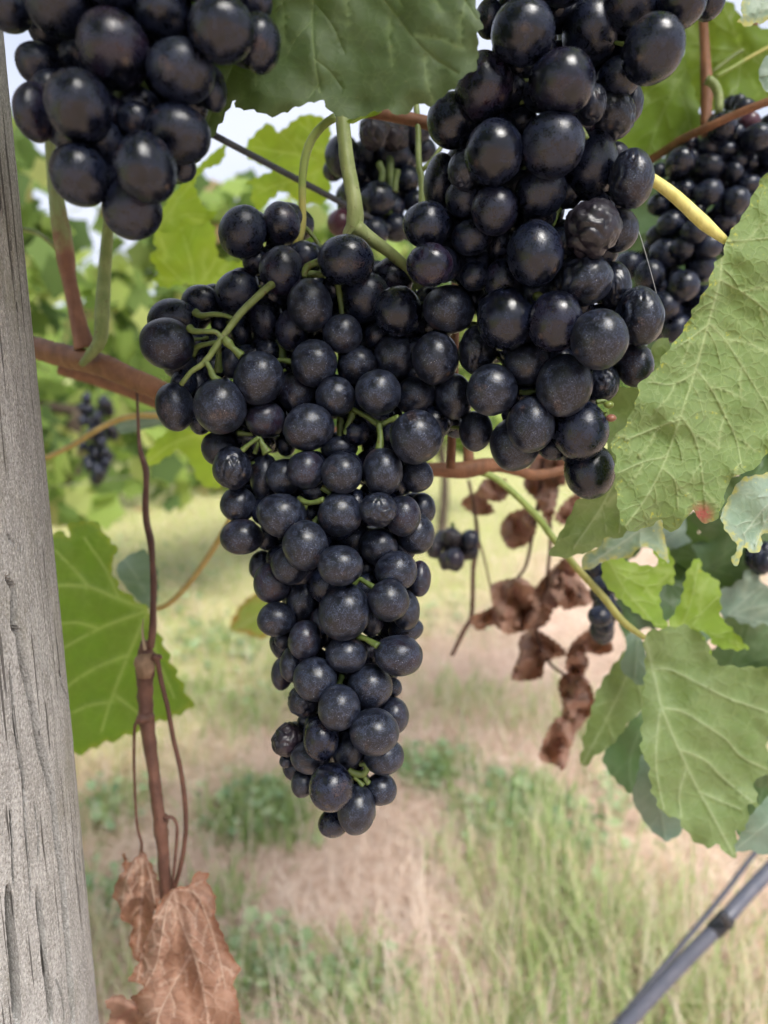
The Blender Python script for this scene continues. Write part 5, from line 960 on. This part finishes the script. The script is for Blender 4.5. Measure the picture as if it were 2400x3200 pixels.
build_leaf('leaf', DS, 'd3', [(1000, 1062), (1060, 1048), (1105, 1030), (1110, 985), (1150, 965), (1205, 975), (1190, 1020), (1230, 1080), (1245, 1150), (1240, 1220), (1290, 1340), (1330, 1440), (1385, 1530), (1345, 1600), (1365, 1680), (1385, 1810), (1400, 1960), (1250, 2080), (1050, 2120), (850, 2060), (780, 1930), (800, 1760), (758, 1690), (830, 1640), (780, 1600), (735, 1600), (800, 1480), (830, 1380), (900, 1180), (960, 1090)],
     [[(1000, 1068), (1030, 1200), (1070, 1330), (1130, 1480), (1190, 1760), (1200, 1950)], [(1000, 1068), (960, 1180), (930, 1350), (900, 1500), (830, 1640)], [(1000, 1068), (1120, 1090), (1200, 1250), (1260, 1450), (1300, 1640)], [(1095, 1450), (1000, 1620), (920, 1780), (890, 1900)], [(1000, 1068), (900, 1250), (830, 1400), (790, 1590)]],
     (0.335, 0.0, -0.01), LM_DEAD, spacing=10, teeth=(40, 10), wpx=5.5, curl=0.010, cscale=0.005, ridge=0.0011, gap=45, reach=75, label='large crumpled brown dead leaf at the bottom', seed=60, fn=folds(j1[0], j1[1], 0.006))
j2 = cv('d3', [(815, 840)])[0]
build_leaf('leaf', DS, 'd3', [(815, 835), (870, 920), (930, 1050), (935, 1110), (890, 1200), (870, 1300), (850, 1400), (815, 1475), (780, 1480), (745, 1370), (762, 1310), (745, 1260), (700, 1250), (690, 1160), (650, 1110), (680, 1000), (712, 960), (705, 870), (720, 850), (735, 910), (780, 890)],
     [[(815, 840), (820, 1000), (810, 1200), (790, 1450)], [(815, 840), (740, 980), (700, 1150)], [(815, 840), (870, 1000), (890, 1150)]], (0.36, 0.0, 0.0), LM_DEAD, spacing=10, teeth=(36, 12), wpx=4.5, curl=0.014, cscale=0.008, ridge=0.001, gap=45, reach=60, label='narrow curled brown dead leaf beside the post', seed=61, fn=folds(j2[0], j2[1], 0.008, 7, 1))
build_leaf('leaf', DS, 'd3', [(640, 1780), (600, 1720), (680, 1670), (740, 1700), (800, 1720), (820, 1850), (760, 2000), (640, 2020), (590, 1900)], [[(800, 1740), (700, 1800), (620, 1900)]], (0.345, 0, 0), LM_DEAD2, spacing=11, teeth=(30, 12), wpx=4, curl=0.012, cscale=0.009, gap=40, reach=50, label='dark russet curled edge of a dead leaf at the bottom border', seed=62)

# ================================================================== WITHERED SHOOT, MIDDLE RIGHT
WS = thing('withered_shoot', tuple(P(*cv('d5', [(780, 60)])[0], 0.55)), 'blurred withered shoot with russet dead leaves below the right bunch', 'dried shoot')
ptube('stem', WS, 'd5', [(800, -100), (790, 150), (770, 330), (730, 560), (690, 740), (620, 840)], [0.55, 0.56], [16, 14, 11, 9], SM_CANED, seg=8)
ptube('stem', WS, 'd5', [(830, 300), (845, 560), (830, 760), (800, 1000), (760, 1160), (840, 1350), (960, 1470), (940, 1720)], [0.55, 0.57], [12, 11, 10, 9], SM_CANED, seg=8)
ptube('stem', WS, 'd5', [(330, 200), (370, 400), (385, 600), (360, 760), (350, 1040), (300, 1150), (225, 1305)], [0.55, 0.54], [10, 10, 17, 14, 14, 15, 12], SM_CANED, seg=8)
ptube('stem', WS, 'd5', [(390, 560), (430, 700), (470, 880)], 0.55, [7, 6], SM_CANED, seg=6)
dead = [([(480, 890), (560, 850), (660, 840), (720, 890), (780, 960), (835, 1000), (790, 1100), (690, 1130), (570, 1150), (500, 1100), (420, 1130), (370, 1060), (490, 1000)], (620, 850), 'broad russet dead leaf, largest of the blurred ones'),
        ([(760, 900), (880, 760), (960, 700), (1020, 820), (1090, 950), (1030, 985), (940, 965), (870, 1000), (820, 980)], (950, 720), 'folded brown dead leaf beside the green stalk'),
        ([(660, 1210), (750, 1160), (880, 1240), (925, 1300), (810, 1340), (780, 1430), (620, 1435), (660, 1300)], (760, 1170), 'drooping brown dead leaf pointing left'),
        ([(900, 1500), (960, 1430), (1060, 1460), (1110, 1600), (1060, 1700), (990, 1770), (910, 1740), (930, 1620)], (960, 1440), 'brown dead leaf next to the grey green leaf'),
        ([(820, 1820), (900, 1710), (990, 1790), (960, 1900), (925, 2010), (880, 1980), (790, 1945)], (920, 1720), 'lowest rust red dead leaf'),
        ([(980, 1250), (1100, 1150), (1180, 1190), (1222, 1270), (1150, 1300), (1060, 1290), (1030, 1400), (960, 1380)], (1060, 1230), 'curled brown dead leaf under the dark berries'),
        ([(295, 345), (390, 280), (440, 330), (480, 400), (380, 412)], (400, 300), 'small rust dead leaf hanging at the left of the group'),
        ([(540, 510), (600, 420), (740, 400), (725, 560), (600, 620)], (650, 420), 'pinkish brown crumpled dead leaf'),
        ([(400, 300), (430, 210), (540, 200), (580, 270), (520, 330)], (480, 210), 'pinkish dead leaf under the knotted cane'),
        ([(690, 240), (720, 120), (790, 40), (880, 110), (880, 300), (830, 450), (760, 320)], (790, 60), 'dark brown dead leaf nearest the right bunch'),
        ([(880, 430), (960, 320), (1030, 290), (1010, 420), (950, 475)], (980, 320), 'brown dead leaf behind the yellow green leaf')]
dead += [([(560, 960), (640, 900), (720, 940), (760, 1040), (700, 1120), (620, 1090)], (640, 920), 'inner crumpled fold of the broad dead leaf'),
         ([(860, 880), (930, 800), (1010, 860), (1030, 960), (930, 1000)], (940, 810), 'second fold of the brown dead leaf by the green stalk'),
         ([(930, 1560), (1000, 1500), (1080, 1560), (1040, 1660), (960, 1680)], (1000, 1510), 'small curled piece beside the grey green leaf'),
         ([(840, 60), (900, 20), (960, 90), (930, 220), (860, 200)], (890, 40), 'brown scrap just under the lowest glossy berries'),
         ([(700, 1250), (780, 1210), (860, 1280), (800, 1350), (720, 1340)], (780, 1220), 'curled scrap on the drooping dead leaf'),
         ([(960, 1330), (1030, 1290), (1080, 1340), (1040, 1420), (970, 1410)], (1020, 1300), 'dark dry scrap under the curled dead leaf')]
for i, (pl, jn, lb) in enumerate(dead):
    c_ = np.mean(pl, 0); pl = [tuple(c_ + (np.array(q) - c_) * 1.14) for q in pl]; jn = tuple(c_ + (np.array(jn) - c_) * 1.14); far_ = max(pl, key=lambda q: (q[0] - jn[0]) ** 2 + (q[1] - jn[1]) ** 2)
    jj = cv('d5', [jn])[0]
    build_leaf('leaf', WS, 'd5', pl, [[jn, tuple(c_), far_]], (0.53 + 0.012 * (i % 4), 0.06 * (-1) ** i, 0.02), LM_DEAD2, spacing=9, teeth=(23, 9), wpx=4, curl=0.040, cscale=0.013, gap=40, reach=60, label=lb, seed=70 + i, fn=folds(jj[0], jj[1], 0.022, 6, i))

# ================================================================== FOLIAGE OUT OF FOCUS
def leaf_cloud(name, parent, centers, normals, sizes, mat, kind='stuff'):
    """many small lobed leaves as one mass"""
    shape = []
    for k in range(10):
        a = math.pi * (-0.5) + 2 * math.pi * k / 10
        shape.append((math.cos(a) * (1.0 if k % 2 == 0 else 0.72), math.sin(a) * (1.0 if k % 2 == 0 else 0.72)))
    shape = np.array([(0, 0)] + shape)
    n = len(centers); C = np.array(centers); Nn = np.array(normals); Nn /= np.linalg.norm(Nn, axis=1)[:, None]
    t = rng.normal(size=(n, 3)); t -= Nn * (t * Nn).sum(1)[:, None]; t /= np.linalg.norm(t, axis=1)[:, None]; b = np.cross(Nn, t)
    S = np.array(sizes)[:, None, None]
    V = C[:, None, :] + S * (shape[None, :, 0, None] * t[:, None, :] + shape[None, :, 1, None] * b[:, None, :])
    V += (S * 0.25 * (np.hypot(shape[:, 0], shape[:, 1]) ** 2)[None, :, None]) * Nn[:, None, :] * rng.uniform(-1, 0.3, (n, 1, 1))
    V = V.reshape(-1, 3)
    base = (np.arange(n) * 11)[:, None]
    T = np.concatenate([base + np.array([[0, 1 + k, 1 + (k + 1) % 10]]) for k in range(10)], 0)
    me = bpy.data.meshes.new(name); me.vertices.add(len(V)); me.vertices.foreach_set('co', V.reshape(-1).astype(np.float32))
    lp = T.reshape(-1).astype(np.int32); me.loops.add(len(lp)); me.loops.foreach_set('vertex_index', lp); me.polygons.add(len(T)); me.polygons.foreach_set('loop_start', (np.arange(len(T)) * 3).astype(np.int32))
    me.update(calc_edges=True); fattr(me, 'tint', np.repeat(rng.random(n), 11))
    o = new_obj(name, me, parent, None, mat); o['kind'] = kind
    return o
M_FOL = blade_mat('foliage_leaves', [(0, (0.09, 0.15, 0.055)), (0.4, (0.24, 0.35, 0.09)), (0.75, (0.42, 0.55, 0.14)), (0.95, (0.55, 0.58, 0.22)), (1, (0.40, 0.26, 0.15))], 0.55)
# canopy of the near vine above and behind the frame (shade over the bunches)
cc = []; nn = []; ss = []
for i in range(1350):
    v = rng.uniform(-0.9, 1.6); h = rng.uniform(1.20, 1.75); w = rng.normal(-0.05, 0.13)
    p = np.array([0.02, 0.33, 0]) + ROWD * v + ROWN * w + np.array([0, 0, h])
    x_, y_, z_ = p - CAMP; dpt = y_ * CT - z_ * ST
    if dpt > 0.02:
        vv_ = (y_ * ST + z_ * CT) / dpt; uu_ = x_ / dpt
        if abs(vv_) < 0.78 and abs(uu_) < 0.60: continue
    elif np.linalg.norm(p - CAMP) < 0.3: continue
    cc.append(p); nn.append(rng.normal(size=3) * 0.6 + np.array([ROWN[0] * rng.choice([-1, 1]), ROWN[1] * rng.choice([-1, 1]), 0.5])); ss.append(rng.uniform(0.035, 0.06))
leaf_cloud('canopy_foliage', V0, cc, nn, ss, M_FOL)
# the vines of the next row
names = ['leftmost blurred grapevine of the next row, beside the post', 'blurred grapevine of the next row behind the long bunch', 'blurred grapevine of the next row behind the right bunch', 'farthest blurred grapevine of the next row at the right']
for i, v0 in enumerate([-0.05, 1.15, 2.35, 3.55]):
    basep = ROWN * 2.15 + ROWD * (v0 + 0.25); basep[2] = 0
    t = thing('grapevine', tuple(basep), names[i], 'grapevine', 'vines of the next row')
    tr_ = [basep + np.array([0, 0, -0.02]), basep + np.array([0.02, 0.01, 0.3]), basep + np.array([-0.01, 0.02, 0.6]), basep + np.array([0.02, 0, 0.85])]
    new_obj('trunk', tube_mesh('trunk', tr_, [0.03, 0.025, 0.022, 0.03], n=16, seg=9, rough=0.3), t, None, SM_BARK)
    for s_ in (-1, 1):
        new_obj('cordon', tube_mesh('cordon', [basep + np.array([0.02, 0, 0.84]), basep + ROWD * 0.3 * s_ + np.array([0, 0, 0.88]), basep + ROWD * 0.62 * s_ + np.array([0, 0, 0.87])], [0.016, 0.012, 0.009], n=12, seg=8, rough=0.2), t, None, SM_BARK)
    C_ = []; N_ = []; S_ = []
    for k in range(2000):
        h = 0.48 + 1.17 * rng.random() ** 0.9
        if rng.random() < 0.45 * max(0.0, (h - 1.15)): continue
        w = rng.normal(0, 0.12); p = basep + ROWD * rng.uniform(-0.66, 0.66) + ROWN * w + np.array([0, 0, h])
        if h < 0.70 and rng.random() < 0.5: continue
        if fbm(p[0] + p[1], p[2], 3.2, 7.0, 2) < -0.12: continue
        C_.append(p); N_.append(rng.normal(size=3) + np.array([0, -0.8, 0.3])); S_.append(rng.uniform(0.035, 0.068))
    leaf_cloud('crown', t, C_, N_, S_, M_FOL)
# low broad-leaved weeds on the ground
C_ = []; N_ = []; S_ = []
for (qx, qy, rr_, nb_) in [(560, 1750, 0.11, 90), (480, 1400, 0.25, 120), (300, 1330, 0.3, 120), (250, 1200, 0.4, 120), (940, 1680, 0.10, 70), (1130, 1730, 0.10, 60), (1050, 1800, 0.08, 40), (620, 1500, 0.2, 70), (200, 1750, 0.12, 60), (620, 2130, 0.08, 60), (760, 2160, 0.08, 50), (540, 2060, 0.07, 40), (1330, 1760, 0.12, 60), (1000, 1330, 0.3, 90), (420, 1250, 0.3, 90), (1250, 1850, 0.09, 50), (230, 1960, 0.08, 50)]:
    c_ = ground(qx / 0.69125, qy / 0.69125)
    for _ in range(nb_):
        a_ = c_[:2] + rng.normal(0, rr_ * 0.5, 2); C_.append((a_[0], a_[1], gz(a_[0], a_[1]) + rng.uniform(0.01, 0.06))); N_.append(rng.normal(size=3) * 0.6 + np.array([0, 0, 1.0])); S_.append(rng.uniform(0.006, 0.017))
M_WEED = blade_mat('weed_leaves', [(0, (0.22, 0.33, 0.18)), (0.5, (0.34, 0.46, 0.24)), (1, (0.48, 0.57, 0.32))], 0.35)
tag(leaf_cloud('weeds', None, C_, N_, S_, M_WEED), 'low broad-leaved green weeds scattered on the ground', 'weeds', kind='stuff')
# two more rows far behind, read as one mass
for i, off in enumerate((4.4, 6.7, 9.0)):
    C_ = []; N_ = []; S_ = []
    for k in range(4200):
        p = ROWN * (off + rng.normal(0, 0.14)) + ROWD * rng.uniform(-3, 16); p[2] = 0.15 + 1.5 * rng.random()
        C_.append(p); N_.append(rng.normal(size=3) + np.array([0, -0.8, 0.3])); S_.append(rng.uniform(0.06, 0.11))
    o = leaf_cloud('distant_vines', None, C_, N_, S_, M_FOL)
    tag(o, ['second row of distant blurred vines', 'third row of distant blurred vines', 'farthest row of distant blurred vines'][i], 'vine row', kind='stuff')
# wire of the next row
fw0 = ROWN * 2.05 + ROWD * -1.2 + np.array([0, 0, 0.62]); fw1 = ROWN * 2.05 + ROWD * 6 + np.array([0, 0, 0.62])
tag(new_obj('trellis_wire', tube_mesh('trellis_wire', [fw0, (fw0 + fw1) / 2, fw1], [0.002] * 3, n=12, seg=6), None, None, M_WIREF), 'thin pale wire of the next row, faint below its foliage', 'wire')
